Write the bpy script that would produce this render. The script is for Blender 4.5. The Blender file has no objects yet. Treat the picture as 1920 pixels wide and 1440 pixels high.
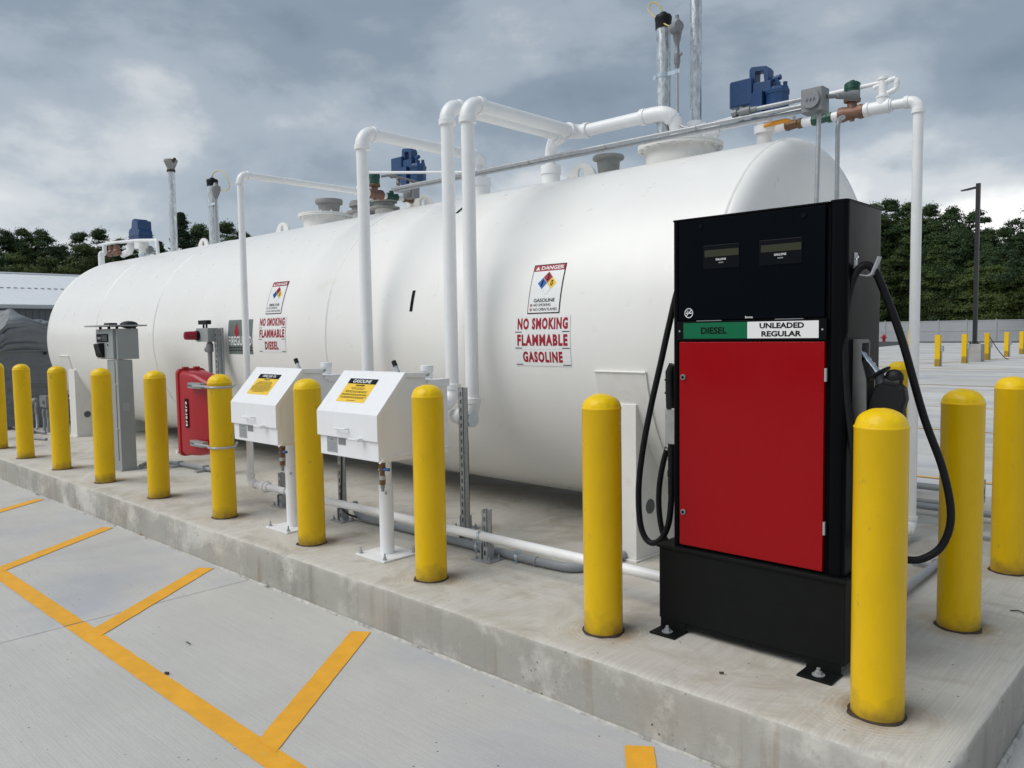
import bpy, math, random
import numpy as np
from mathutils import Vector, Matrix, noise as mnoise
rnd = random.Random(7)
SC = bpy.context.scene
COL = SC.collection

# ---------------------------------------------------------------- camera, sky, sun, exposure
cam_d = bpy.data.cameras.new("camera")
cam = bpy.data.objects.new("camera", cam_d)
COL.objects.link(cam)
SC.camera = cam
cam_d.sensor_width = 36.0
cam_d.lens = 1490.95538 / 1920.0 * 36.0
cam_d.clip_start = 0.05
cam_d.clip_end = 3000.0
_yaw, _pitch, _roll = 0.75438, 0.06475, -0.01444
_f = Vector((-math.sin(_yaw) * math.cos(_pitch), math.cos(_yaw) * math.cos(_pitch), -math.sin(_pitch)))
_r = _f.cross(Vector((0, 0, 1))).normalized()
_u = _r.cross(_f)
_r2 = math.cos(_roll) * _r + math.sin(_roll) * _u
_u2 = -math.sin(_roll) * _r + math.cos(_roll) * _u
cam.matrix_world = Matrix(((_r2.x, _u2.x, -_f.x, 0.89735), (_r2.y, _u2.y, -_f.y, -2.72863), (_r2.z, _u2.z, -_f.z, 1.32121), (0, 0, 0, 1)))

SUN_DIR = Vector((-0.45, -0.85, 1.25)).normalized()
SUN_EL = math.asin(SUN_DIR.z)
SUN_ROT = math.atan2(SUN_DIR.x, SUN_DIR.y)
sun_d = bpy.data.lights.new("sun", 'SUN')
sun_d.energy = 1.5
sun_d.angle = math.radians(50)
sun_d.color = (1.0, 0.962, 0.90)
sun = bpy.data.objects.new("sun", sun_d)
COL.objects.link(sun)
sun.rotation_euler = SUN_DIR.to_track_quat('Z', 'Y').to_euler()
sun.location = (0, 0, 30)

world = bpy.data.worlds.new("World")
SC.world = world
world.use_nodes = True
def build_world():
    nt = world.node_tree
    nt.nodes.clear()
    N = nt.nodes.new
    L = nt.links.new
    out = N('ShaderNodeOutputWorld')
    bg1 = N('ShaderNodeBackground'); bg2 = N('ShaderNodeBackground'); add = N('ShaderNodeAddShader')
    sky = N('ShaderNodeTexSky'); sky.sky_type = 'NISHITA'; sky.sun_disc = False
    sky.sun_elevation = SUN_EL; sky.sun_rotation = SUN_ROT
    bg1.inputs[1].default_value = 0.05
    hs = N('ShaderNodeHueSaturation'); hs.inputs['Saturation'].default_value = 0.35; hs.inputs['Value'].default_value = 0.45
    L(sky.outputs[0], hs.inputs['Color']); L(hs.outputs[0], bg1.inputs[0])
    tc = N('ShaderNodeTexCoord')
    sep = N('ShaderNodeSeparateXYZ'); L(tc.outputs['Generated'], sep.inputs[0])
    def M(op, a, b=None, c=None):
        n = N('ShaderNodeMath'); n.operation = op
        for i, q in enumerate((a, b, c)):
            if q is None: continue
            if isinstance(q, (int, float)): n.inputs[i].default_value = q
            else: L(q, n.inputs[i])
        return n.outputs[0]
    zz = M('MAXIMUM', sep.outputs[2], 0.0)
    def noise(scale, loc, detail=6, rough=0.5, dist=0.0, sc=(1, 1, 1)):
        mp = N('ShaderNodeMapping'); mp.inputs['Location'].default_value = loc; mp.inputs['Scale'].default_value = sc
        L(tc.outputs['Generated'], mp.inputs[0])
        n = N('ShaderNodeTexNoise'); n.inputs['Scale'].default_value = scale; n.inputs['Detail'].default_value = detail
        n.inputs['Roughness'].default_value = rough; n.inputs['Distortion'].default_value = dist
        L(mp.outputs[0], n.inputs[0])
        return n.outputs[0]
    # broad soft cloud masses, flattened towards the horizon, with ragged lighter detail
    big = noise(1.5, (SKYX, SKYY, 1.0), 3, 0.5, 0.5, (1, 1, 2.3))
    mid = noise(3.6, (SKYY, SKYX, 4.0), 7, 0.55, 0.15, (1, 1, 1.9))
    mixv = M('ADD', M('MULTIPLY', big, 0.62), M('MULTIPLY', mid, 0.40))
    # paler air low over the horizon, everywhere round the compass
    hz = M('MAXIMUM', M('SUBTRACT', 1.0, M('MULTIPLY', zz, 2.9)), 0.0)
    mixv = M('ADD', mixv, M('MULTIPLY', hz, 0.150))
    mixv = M('MULTIPLY_ADD', mixv, 1.25, -0.138)
    mixv = M('SUBTRACT', mixv, M('MULTIPLY', zz, 0.09))
    cr = N('ShaderNodeValToRGB'); L(mixv, cr.inputs[0]); cr.color_ramp.interpolation = 'EASE'
    e = cr.color_ramp.elements
    e[0].position = 0.38; e[0].color = (0.080, 0.128, 0.182, 1)
    e[1].position = 0.70; e[1].color = (0.78, 0.775, 0.755, 1)
    for p, c in ((0.47, (0.135, 0.182, 0.235, 1)), (0.545, (0.235, 0.282, 0.330, 1)), (0.61, (0.42, 0.445, 0.465, 1))):
        q = e.new(p); q.color = c
    L(cr.outputs[0], bg2.inputs[0])
    bg2.inputs[1].default_value = 0.76
    L(bg1.outputs[0], add.inputs[0]); L(bg2.outputs[0], add.inputs[1]); L(add.outputs[0], out.inputs[0])
SKYX, SKYY = 0.5, 1.3
build_world()
SC.view_settings.view_transform = 'Standard'
SC.view_settings.look = 'None'
SC.view_settings.exposure = 0.60
SC.view_settings.gamma = 1.0
SC.view_settings.use_curve_mapping = False

# ---------------------------------------------------------------- geometry helpers
ORIG = {}
class MB:
    def __init__(s): s.v = []; s.f = []; s.m = []
    def add(s, vs, fs, mi=0):
        o = len(s.v)
        s.v += [tuple(p) for p in vs]
        s.f += [tuple(i + o for i in f) for f in fs]
        s.m += [mi] * len(fs)
        return s
    def box(s, x0, x1, y0, y1, z0, z1, mi=0):
        vs = [(x, y, z) for x in (x0, x1) for y in (y0, y1) for z in (z0, z1)]
        return s.add(vs, [(0, 1, 3, 2), (4, 6, 7, 5), (0, 4, 5, 1), (2, 3, 7, 6), (0, 2, 6, 4), (1, 5, 7, 3)], mi)
    def frame(s, p, d):
        d = Vector(d).normalized()
        a = Vector((0, 0, 1)) if abs(d.z) < 0.9 else Vector((1, 0, 0))
        u = d.cross(a).normalized(); w = d.cross(u).normalized()
        return Vector(p), d, u, w
    def cyl(s, p0, p1, r, n=20, r1=None, mi=0, caps=True):
        p0 = Vector(p0); p1 = Vector(p1)
        _, d, u, w = s.frame(p0, p1 - p0)
        r1 = r if r1 is None else r1
        vs = []
        for p, rr in ((p0, r), (p1, r1)):
            for k in range(n):
                a = 2 * math.pi * k / n
                vs.append(p + rr * (math.cos(a) * u + math.sin(a) * w))
        fs = [(k, (k + 1) % n, n + (k + 1) % n, n + k) for k in range(n)]
        if caps: fs += [tuple(range(n))[::-1], tuple(range(n, 2 * n))]
        return s.add(vs, fs, mi)
    def lathe(s, p, d, prof, n=32, mi=0):
        """prof: list of (distance along d, radius)"""
        p, d, u, w = s.frame(p, d)
        vs = []; fs = []; rows = []
        for t, r in prof:
            if r <= 1e-6:
                rows.append([len(vs)]); vs.append(p + t * d)
            else:
                rows.append(list(range(len(vs), len(vs) + n)))
                for k in range(n):
                    a = 2 * math.pi * k / n
                    vs.append(p + t * d + r * (math.cos(a) * u + math.sin(a) * w))
        for A, B in zip(rows[:-1], rows[1:]):
            for k in range(n):
                k2 = (k + 1) % n
                if len(A) == 1 and len(B) == 1: continue
                if len(A) == 1: fs.append((A[0], B[k2], B[k]))
                elif len(B) == 1: fs.append((A[k], A[k2], B[0]))
                else: fs.append((A[k], A[k2], B[k2], B[k]))
        if len(rows[0]) > 1: fs.append(tuple(rows[0])[::-1])
        if len(rows[-1]) > 1: fs.append(tuple(rows[-1]))
        return s.add(vs, fs, mi)
    def tube(s, pts, r, n=14, mi=0, closed=False, caps=True):
        pts = [Vector(p) for p in pts]
        m = len(pts)
        rr = r if isinstance(r, (list, tuple)) else [r] * m
        vs = []; u = None
        for i in range(m):
            if closed: d = pts[(i + 1) % m] - pts[i - 1]
            else: d = pts[min(i + 1, m - 1)] - pts[max(i - 1, 0)]
            d.normalize()
            if u is None: _, _, u, w = s.frame(pts[i], d)
            else:
                u = u - d * u.dot(d); u.normalize()
            w = d.cross(u)
            for k in range(n):
                a = 2 * math.pi * k / n
                vs.append(pts[i] + rr[i] * (math.cos(a) * u + math.sin(a) * w))
        fs = []
        for i in range(m if closed else m - 1):
            j = (i + 1) % m
            for k in range(n):
                k2 = (k + 1) % n
                fs.append((i * n + k, i * n + k2, j * n + k2, j * n + k))
        if caps and not closed: fs += [tuple(range(n))[::-1], tuple(range((m - 1) * n, m * n))]
        return s.add(vs, fs, mi)
    def prism(s, poly, axis, a, b, mi=0):
        """poly: 2d list in the other two axes (cyclic order x->yz, y->xz, z->xy)"""
        def P(q, t):
            return {'x': (t, q[0], q[1]), 'y': (q[0], t, q[1]), 'z': (q[0], q[1], t)}[axis]
        n = len(poly)
        vs = [P(q, a) for q in poly] + [P(q, b) for q in poly]
        fs = [(k, (k + 1) % n, n + (k + 1) % n, n + k) for k in range(n)]
        fs += [tuple(range(n))[::-1], tuple(range(n, 2 * n))]
        return s.add(vs, fs, mi)
    def sphere(s, p, r, n=16, sc=(1, 1, 1), mi=0):
        vs = []; fs = []
        h = n // 2
        for i in range(h + 1):
            t = math.pi * i / h
            for k in range(n):
                a = 2 * math.pi * k / n
                vs.append((p[0] + r * sc[0] * math.sin(t) * math.cos(a), p[1] + r * sc[1] * math.sin(t) * math.sin(a), p[2] + r * sc[2] * math.cos(t)))
        for i in range(h):
            for k in range(n):
                fs.append((i * n + k, (i + 1) * n + k, (i + 1) * n + (k + 1) % n, i * n + (k + 1) % n))
        return s.add(vs, fs, mi)
    def mesh(s, mats, origin=(0, 0, 0), sharp=35, smooth=True, fixn=True):
        me = bpy.data.meshes.new("m")
        o = origin
        me.from_pydata([(a - o[0], b - o[1], c - o[2]) for a, b, c in s.v], [], s.f)
        for mt in mats: me.materials.append(mt)
        if len(mats) > 1: me.polygons.foreach_set('material_index', s.m)
        if fixn:
            import bmesh
            bm = bmesh.new(); bm.from_mesh(me)
            bmesh.ops.recalc_face_normals(bm, faces=bm.faces)
            bm.to_mesh(me); bm.free()
        if smooth:
            me.polygons.foreach_set('use_smooth', [True] * len(me.polygons))
            me.set_sharp_from_angle(angle=math.radians(sharp))
        me.update()
        return me
    def build(s, name, mats, parent=None, bevel=0, origin=None, label=None, sharp=35, smooth=True, kind=None, fixn=True):
        if not isinstance(mats, (list, tuple)): mats = [mats]
        if origin is None: origin = ORIG.get(parent.name, (0, 0, 0)) if parent else (0, 0, 0)
        me = s.mesh(mats, origin, sharp, smooth, fixn)
        me.name = name
        ob = bpy.data.objects.new(name, me)
        COL.objects.link(ob)
        if parent: ob.parent = parent
        else: ob.location = origin
        ORIG[ob.name] = tuple(origin)
        if bevel:
            bv = ob.modifiers.new("bevel", 'BEVEL'); bv.width = bevel; bv.segments = 2
            bv.limit_method = 'ANGLE'; bv.angle_limit = math.radians(40); bv.harden_normals = True
        if label: ob['label'] = label
        if kind: ob['kind'] = kind
        return ob

def thing(name, label, cat, loc, group=None):
    o = bpy.data.objects.new(name, None)
    COL.objects.link(o)
    o.location = loc; o.empty_display_size = 0.1
    ORIG[o.name] = tuple(loc)
    o['label'] = label; o['category'] = cat
    if group: o['group'] = group
    return o
def tag(o, label, cat, group=None):
    o['label'] = label; o['category'] = cat
    if group: o['group'] = group
    return o
def kids(o): return [c for c in ALLKIDS.get(o.name, [])]
def dup(root, loc, label, group=None, rotz=0.0, scale=None):
    r = root.copy(); COL.objects.link(r); r.location = loc; r.rotation_euler = (0, 0, rotz)
    if scale: r.scale = scale
    if label: r['label'] = label
    if group: r['group'] = group
    for ch in list(root.children):
        c = ch.copy(); COL.objects.link(c); c.parent = r
        for g in list(ch.children):
            d = g.copy(); COL.objects.link(d); d.parent = c
    return r

def spline(pts, k=8):
    P = [Vector(p) for p in pts]
    P = [P[0] * 2 - P[1]] + P + [P[-1] * 2 - P[-2]]
    out = []
    for i in range(1, len(P) - 2):
        for j in range(k):
            t = j / k
            a, b, c, d = P[i - 1], P[i], P[i + 1], P[i + 2]
            out.append(0.5 * ((2 * b) + (-a + c) * t + (2 * a - 5 * b + 4 * c - d) * t * t + (-a + 3 * b - 3 * c + d) * t ** 3))
    out.append(P[-2])
    return out

def rounded(pts, R, k=6):
    """polyline with rounded corners"""
    P = [Vector(p) for p in pts]
    out = [P[0]]
    for i in range(1, len(P) - 1):
        a = (P[i - 1] - P[i]); b = (P[i + 1] - P[i])
        rr = min(R, a.length * 0.49, b.length * 0.49)
        a = P[i] + a.normalized() * rr; b = P[i] + b.normalized() * rr
        for j in range(k + 1):
            t = j / k
            out.append((1 - t) ** 2 * a + 2 * t * (1 - t) * P[i] + t * t * b)
    out.append(P[-1])
    return out

def pipe_run(parent, pts, r, mt, name='pipe', bend=None, collars=True, n=20, ends=False):
    """rigid threaded pipe: straight lengths and separate elbows with beaded collars"""
    P = [Vector(p) for p in pts]
    bend = bend or 2.2 * r
    st = MB()
    starts = []
    for i in range(len(P) - 1):
        d = (P[i + 1] - P[i]).normalized()
        a = P[i] + (d * bend if i > 0 else d * 0)
        b = P[i + 1] - (d * bend if i < len(P) - 2 else d * 0)
        m = MB().cyl(a, b, r, n)
        m.build(name, mt, parent)
    for i in range(1, len(P) - 1):
        d0 = (P[i] - P[i - 1]).normalized(); d1 = (P[i + 1] - P[i]).normalized()
        a = P[i] - d0 * bend; b = P[i] + d1 * bend
        arc = []
        K = 9
        c = P[i] - d0 * bend + d1 * bend
        for j in range(K + 1):
            t = math.pi / 2 * j / K
            arc.append(c - d1 * bend * math.cos(t) + d0 * bend * math.sin(t))
        m = MB().tube([a - d0 * r * .35] + arc + [b + d1 * r * .35], r * 1.17, n)
        if collars:
            m.cyl(a - d0 * r * 0.75, a + d0 * r * 0.1, r * 1.3, n)
            m.cyl(b - d1 * r * 0.1, b + d1 * r * 0.75, r * 1.3, n)
        m.build('elbow', mt, parent, bevel=r * 0.06)

def strut(mb, base, h, face='-y', w=0.041, d=0.041, mi=0, pitch=0.05, slots=True):
    """slotted steel channel standing at base: web faces `face`"""
    x, y, z = base
    t = 0.003
    fs = {'-y': lambda a, b: (x + a, y + b), '+x': lambda a, b: (x - b, y + a), '+y': lambda a, b: (x - a, y - b), '-x': lambda a, b: (x + b, y - a)}[face]
    def bx(a0, a1, b0, b1, z0, z1):
        p = [fs(a0, b0), fs(a1, b1)]
        xs = sorted((p[0][0], p[1][0])); ys = sorted((p[0][1], p[1][1]))
        mb.box(xs[0], xs[1], ys[0], ys[1], z0, z1, mi)
    bx(-w / 2, -w / 2 + t, 0, d, z, z + h); bx(w / 2 - t, w / 2, 0, d, z, z + h)
    bx(-w / 2, -w / 2 + .009, d - t, d, z, z + h); bx(w / 2 - .009, w / 2, d - t, d, z, z + h)
    if not slots:
        bx(-w / 2, w / 2, 0, t, z, z + h); return
    s = 0.007
    bx(-w / 2, -s, 0, t, z, z + h); bx(s, w / 2, 0, t, z, z + h)
    k = z
    while k < z + h:
        bx(-s, s, 0, t, k, min(k + pitch * 0.45, z + h)); k += pitch

# ---------------------------------------------------------------- lettering
_tc = {}
def text_mesh(s, bold=0.0, shear=0.0, spacing=1.0):
    key = (s, bold, shear, spacing)
    if key in _tc: return _tc[key]
    cu = bpy.data.curves.new("t", 'FONT'); cu.body = s; cu.offset = bold; cu.shear = shear
    cu.space_character = spacing; cu.resolution_u = 3
    cu.align_x = 'LEFT'
    ob = bpy.data.objects.new("t", cu); COL.objects.link(ob)
    dg = bpy.context.evaluated_depsgraph_get(); dg.update()
    me = bpy.data.meshes.new_from_object(ob.evaluated_get(dg))
    vs = [tuple(v.co) for v in me.vertices]; fs = [tuple(p.vertices) for p in me.polygons]
    bpy.data.objects.remove(ob); bpy.data.curves.remove(cu); bpy.data.meshes.remove(me)
    xs = [v[0] for v in vs]; ys = [v[1] for v in vs]
    x0, x1, y0, y1 = min(xs), max(xs), min(ys), max(ys)
    r = ([((v[0] - x0) / (x1 - x0), (v[1] - y0) / (y1 - y0)) for v in vs], fs, (x1 - x0) / (y1 - y0))
    _tc[key] = r
    return r
class Decal:
    """flat print laid on a surface: mp(u, v, lift) gives the point"""
    def __init__(s, mp): s.mb = MB(); s.mp = mp
    def rect(s, u0, v0, u1, v1, mi, lift=0.001, n=1, m=1):
        vs = [s.mp(u0 + (u1 - u0) * i / n, v0 + (v1 - v0) * j / m, lift) for j in range(m + 1) for i in range(n + 1)]
        fs = [(j * (n + 1) + i, j * (n + 1) + i + 1, (j + 1) * (n + 1) + i + 1, (j + 1) * (n + 1) + i) for j in range(m) for i in range(n)]
        s.mb.add(vs, fs, mi)
    def poly(s, pts, mi, lift=0.001): s.mb.add([s.mp(u, v, lift) for u, v in pts], [tuple(range(len(pts)))], mi)
    def ring(s, u, v, r0, r1, mi, lift=0.001, n=24):
        vs = []
        for k in range(n):
            a = 2 * math.pi * k / n
            vs += [s.mp(u + r0 * math.cos(a), v + r0 * math.sin(a), lift), s.mp(u + r1 * math.cos(a), v + r1 * math.sin(a), lift)]
        s.mb.add(vs, [(2 * k, 2 * k + 1, (2 * k + 3) % (2 * n), (2 * k + 2) % (2 * n)) for k in range(n)], mi)
    def text(s, t, u0, v0, u1, v1, mi, lift=0.002, bold=0.0, shear=0.0, fit=True, sp=1.0):
        vs, fs, asp = text_mesh(t, bold, shear, sp)
        if not fit:
            w = (v1 - v0) * asp; c = (u0 + u1) / 2; u0, u1 = c - w / 2, c + w / 2
        s.mb.add([s.mp(u0 + (u1 - u0) * a, v0 + (v1 - v0) * b, lift) for a, b in vs], fs, mi)
    def build(s, name, mats, parent, label=None):
        return s.mb.build(name, mats, parent, smooth=False, label=label, fixn=False)

# ---------------------------------------------------------------- materials
def nd(nt, t, **k):
    n = nt.nodes.new(t)
    for a, b in k.items(): setattr(n, a, b)
    return n
def mat(name, col, rough=0.5, metal=0.0, var=0.0, vscale=4.0, bump=0.0, bscale=60.0, rvar=0.0, coat=0.0, spec=0.5, dirt=None, dscale=3.0, dthr=(0.55, 0.75), stretch=(1, 1, 1)):
    m = bpy.data.materials.new(name); m.use_nodes = True
    nt = m.node_tree; b = nt.nodes['Principled BSDF']; L = nt.links.new
    b.inputs['Base Color'].default_value = (*col, 1); b.inputs['Roughness'].default_value = rough
    b.inputs['Metallic'].default_value = metal; b.inputs['Coat Weight'].default_value = coat
    b.inputs['Specular IOR Level'].default_value = spec
    if var or bump or rvar or dirt:
        tc = nd(nt, 'ShaderNodeTexCoord'); mp = nd(nt, 'ShaderNodeMapping'); mp.inputs['Scale'].default_value = stretch
        geo = nd(nt, 'ShaderNodeNewGeometry')
        L(geo.outputs['Position'], mp.inputs[0])
        src = mp.outputs[0]
    last = None
    if var:
        n = nd(nt, 'ShaderNodeTexNoise'); n.inputs['Scale'].default_value = vscale; n.inputs['Detail'].default_value = 6; n.inputs['Roughness'].default_value = 0.6
        L(src, n.inputs[0])
        mr = nd(nt, 'ShaderNodeMapRange'); mr.inputs[1].default_value = 0.3; mr.inputs[2].default_value = 0.7
        mr.inputs[3].default_value = 1 - var; mr.inputs[4].default_value = 1 + var
        L(n.outputs[0], mr.inputs[0])
        mx = nd(nt, 'ShaderNodeVectorMath', operation='SCALE'); mx.inputs[0].default_value = col
        L(mr.outputs[0], mx.inputs['Scale'])
        last = mx.outputs[0]
    if dirt:
        n = nd(nt, 'ShaderNodeTexNoise'); n.inputs['Scale'].default_value = dscale; n.inputs['Detail'].default_value = 8; n.inputs['Roughness'].default_value = 0.65
        L(src, n.inputs[0])
        mr = nd(nt, 'ShaderNodeMapRange'); mr.inputs[1].default_value = dthr[0]; mr.inputs[2].default_value = dthr[1]; mr.clamp = True
        mr.inputs[4].default_value = dirt[3] if len(dirt) > 3 else 1.0
        L(n.outputs[0], mr.inputs[0])
        mx = nd(nt, 'ShaderNodeMix', data_type='RGBA'); L(mr.outputs[0], mx.inputs[0])
        if last: L(last, mx.inputs[6])
        else: mx.inputs[6].default_value = (*col, 1)
        mx.inputs[7].default_value = (*dirt[:3], 1)
        last = mx.outputs[2]
    if last: L(last, b.inputs['Base Color'])
    if rvar:
        n = nd(nt, 'ShaderNodeTexNoise'); n.inputs['Scale'].default_value = vscale * 2.3; n.inputs['Detail'].default_value = 5
        L(src, n.inputs[0])
        mr = nd(nt, 'ShaderNodeMapRange'); mr.inputs[1].default_value = 0.3; mr.inputs[2].default_value = 0.7
        mr.inputs[3].default_value = max(0.03, rough - rvar); mr.inputs[4].default_value = min(1, rough + rvar)
        L(n.outputs[0], mr.inputs[0]); L(mr.outputs[0], b.inputs['Roughness'])
    if bump:
        n = nd(nt, 'ShaderNodeTexNoise'); n.inputs['Scale'].default_value = bscale; n.inputs['Detail'].default_value = 4
        L(src, n.inputs[0])
        bp = nd(nt, 'ShaderNodeBump'); bp.inputs['Strength'].default_value = 1.0; bp.inputs['Distance'].default_value = bump
        L(n.outputs[0], bp.inputs['Height']); L(bp.outputs[0], b.inputs['Normal'])
    return m

M_yellow = mat('bollard_yellow_paint', (0.80, 0.505, 0.0), 0.36, spec=0.35, var=0.06, vscale=7, bump=0.0014, bscale=22, rvar=0.12, dirt=(0.40, 0.27, 0.05, 0.7), dscale=16, dthr=(0.64, 0.72), stretch=(1, 1, .45))
def foot_grime(m):
    nt = m.node_tree; b = nt.nodes['Principled BSDF']; L = nt.links.new
    lk = b.inputs['Base Color'].links[0].from_socket
    g = nd(nt, 'ShaderNodeNewGeometry'); s_ = nd(nt, 'ShaderNodeSeparateXYZ'); L(g.outputs['Position'], s_.inputs[0])
    n = nd(nt, 'ShaderNodeTexNoise'); n.inputs['Scale'].default_value = 14; n.inputs['Detail'].default_value = 6; L(g.outputs['Position'], n.inputs[0])
    a = nd(nt, 'ShaderNodeMath', operation='MULTIPLY_ADD'); L(n.outputs[0], a.inputs[0]); a.inputs[1].default_value = -0.16; L(s_.outputs[2], a.inputs[2])
    mr = nd(nt, 'ShaderNodeMapRange'); mr.inputs[1].default_value = -0.075; mr.inputs[2].default_value = 0.01; mr.inputs[3].default_value = 0.75; mr.inputs[4].default_value = 0.0; L(a.outputs[0], mr.inputs[0])
    mx = nd(nt, 'ShaderNodeMix', data_type='RGBA'); L(mr.outputs[0], mx.inputs[0]); L(lk, mx.inputs[6]); mx.inputs[7].default_value = (0.22, 0.14, 0.03, 1)
    oi = nd(nt, 'ShaderNodeObjectInfo'); r = nd(nt, 'ShaderNodeMapRange'); r.inputs[3].default_value = 0.93; r.inputs[4].default_value = 1.04; L(oi.outputs['Random'], r.inputs[0])
    sc = nd(nt, 'ShaderNodeVectorMath', operation='SCALE'); L(mx.outputs[2], sc.inputs[0]); L(r.outputs[0], sc.inputs['Scale']); L(sc.outputs[0], b.inputs['Base Color'])
foot_grime(M_yellow)
M_yellowcap = mat('bollard_cap_paint', (0.85, 0.56, 0.001), 0.38, spec=0.35, var=0.08, vscale=30, bump=0.0035, bscale=38, dirt=(0.33, 0.2, 0.03, 0.7), dscale=34, dthr=(0.64, 0.74))
M_white = mat('white_pipe_paint', (0.84, 0.85, 0.86), 0.32, var=0.025, vscale=12, bump=0.0004, bscale=80, dirt=(0.66, 0.65, 0.62, 0.5), dscale=6)
M_boxwhite = mat('white_powder_coat', (0.82, 0.83, 0.85), 0.38, var=0.015, vscale=8, bump=0.0002, bscale=200, dirt=(0.68, 0.67, 0.64, 0.35), dscale=5, stretch=(3, 3, .4))
M_tankfit = mat('offwhite_tank_paint', (0.78, 0.775, 0.75), 0.4, var=0.04, vscale=9, bump=0.0006, bscale=60, dirt=(0.55, 0.50, 0.40, 0.5), dscale=9)
M_black = mat('black_powder_coat', (0.0022, 0.0028, 0.0036), 0.45, rvar=0.05, spec=0.10)
M_navy = mat('blue_black_panel', (0.0006, 0.0020, 0.0040), 0.5, spec=0.05)
M_blackgloss = mat('gloss_black_side', (0.002, 0.0027, 0.004), 0.35, rvar=0.03, vscale=3, spec=0.07)
M_matblack = mat('matt_black_steel', (0.006, 0.007, 0.007), 0.55, var=0.1, vscale=20, spec=0.14)
M_red = mat('red_door_enamel', (0.30, 0.0, 0.003), 0.16, rvar=0.04, vscale=2, spec=0.24)
M_redplastic = mat('red_cabinet_plastic', (0.36, 0.003, 0.010), 0.35, var=0.06, vscale=6, bump=0.0003, bscale=90)
M_redlens = mat('red_beacon_lens', (0.28, 0.01, 0.025), 0.12)
M_galv = mat('galvanised_steel', (0.60, 0.63, 0.65), 0.34, 0.8, var=0.3, vscale=40, rvar=0.12, dirt=(0.24, 0.28, 0.31, 0.7), dscale=22, dthr=(0.56, 0.68), stretch=(1, 1, .35))
M_galvp = mat('galvanised_conduit', (0.40, 0.42, 0.44), 0.42, 0.4, var=0.12, vscale=30, rvar=0.1)
M_zinc = mat('zinc_strap', (0.58, 0.66, 0.72), 0.28, 0.8, var=0.1, vscale=60)
M_strut = mat('strut_steel', (0.40, 0.42, 0.43), 0.45, 0.6, var=0.16, vscale=40, rvar=0.1)
M_cast = mat('cast_grey_fitting', (0.235, 0.245, 0.255), 0.55, 0.3, var=0.12, vscale=50, bump=0.0008, bscale=150)
M_pvc = mat('grey_conduit_plastic', (0.30, 0.32, 0.345), 0.5, var=0.06, vscale=20)
M_brass = mat('brass_valve_body', (0.16, 0.085, 0.04), 0.45, 0.35, var=0.25, vscale=60, bump=0.001, bscale=120)
M_bronze = mat('bronze_valve_body', (0.215, 0.115, 0.08), 0.5, 0.3, var=0.15, vscale=60, bump=0.001, bscale=120)
M_green = mat('green_valve_paint', (0.008, 0.065, 0.042), 0.4, var=0.2, vscale=40, bump=0.001, bscale=120)
M_blue = mat('blue_pump_casting', (0.012, 0.055, 0.16), 0.42, var=0.15, vscale=30, bump=0.001, bscale=110)
M_orange = mat('orange_lever_plastic', (0.72, 0.30, 0.01), 0.4)
M_bluelever = mat('blue_lever_plastic', (0.01, 0.09, 0.26), 0.4)
M_rubber = mat('black_rubber_hose', (0.008, 0.009, 0.011), 0.5, var=0.2, vscale=25, bump=0.0003, bscale=200, spec=0.2)
M_chrome = mat('chrome_spout', (0.75, 0.76, 0.78), 0.15, 1.0)
M_holster = mat('grey_holster_casting', (0.17, 0.175, 0.175), 0.5, 0.3, var=0.08, vscale=30, bump=0.0004, bscale=150)
M_dark = mat('dark_rubber_cap', (0.009, 0.0095, 0.011), 0.5, spec=0.25)
M_darkcap = mat('weathered_vent_cap', (0.29, 0.29, 0.28), 0.6, 0.2, var=0.12, vscale=25)
M_grey = mat('grey_terminal_enamel', (0.31, 0.335, 0.335), 0.42, var=0.03, vscale=9, rvar=0.05, bump=0.0002, bscale=150)
M_darkglass = mat('dark_display_glass', (0.002, 0.003, 0.005), 0.3, spec=0.12)
M_lcd = mat('olive_lcd', (0.040, 0.042, 0.026), 0.4, spec=0.15)
M_cord = mat('yellow_cable_sheath', (0.62, 0.50, 0.16), 0.5)
M_blackcable = mat('black_cable_sheath', (0.02, 0.02, 0.02), 0.5)
M_lwhite = mat('print_white', (0.80, 0.81, 0.82), 0.4)
M_lblack = mat('print_black', (0.004, 0.0045, 0.005), 0.55, spec=0.12)
M_lred = mat('print_red', (0.34, 0.0, 0.018), 0.4)
M_lblue = mat('print_blue', (0.01, 0.11, 0.42), 0.4)
M_lyellow = mat('print_yellow', (0.85, 0.56, 0.03), 0.4)
M_lsign = mat('print_offwhite', (0.80, 0.81, 0.81), 0.3)
M_lgreen = mat('print_green', (0.003, 0.13, 0.055), 0.4, spec=0.2)
M_lgrey = mat('print_greygreen', (0.13, 0.165, 0.155), 0.4)
M_lgrey2 = mat('print_grey_plate', (0.38, 0.40, 0.41), 0.35, 0.3)
M_lgrey3 = mat('print_dim_grey', (0.22, 0.23, 0.24), 0.5)
M_tarp = mat('grey_tarpaulin', (0.17, 0.185, 0.20), 0.48, var=0.06, vscale=5, bump=0.012, bscale=9, stretch=(1, 1.6, .8))
M_roof = mat('white_metal_roof', (0.78, 0.80, 0.83), 0.4, var=0.02, vscale=1)
M_wallgrey = mat('charcoal_metal_wall', (0.10, 0.11, 0.12), 0.55, var=0.06, vscale=1)
M_fence = mat('grey_vinyl_fence', (0.40, 0.42, 0.44), 0.5, var=0.03, vscale=.6)
M_pole = mat('black_lamp_pole', (0.012, 0.012, 0.013), 0.45)
M_concb = mat('pole_base_concrete', (0.36, 0.355, 0.34), 0.85, var=0.15, vscale=5, bump=0.003, bscale=40)
M_hydr = mat('hydrant_red', (0.40, 0.02, 0.04), 0.4)
M_sealant = mat('brown_joint_sealant', (0.045, 0.03, 0.02), 0.8, var=0.4, vscale=60, bump=0.003, bscale=90)
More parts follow.
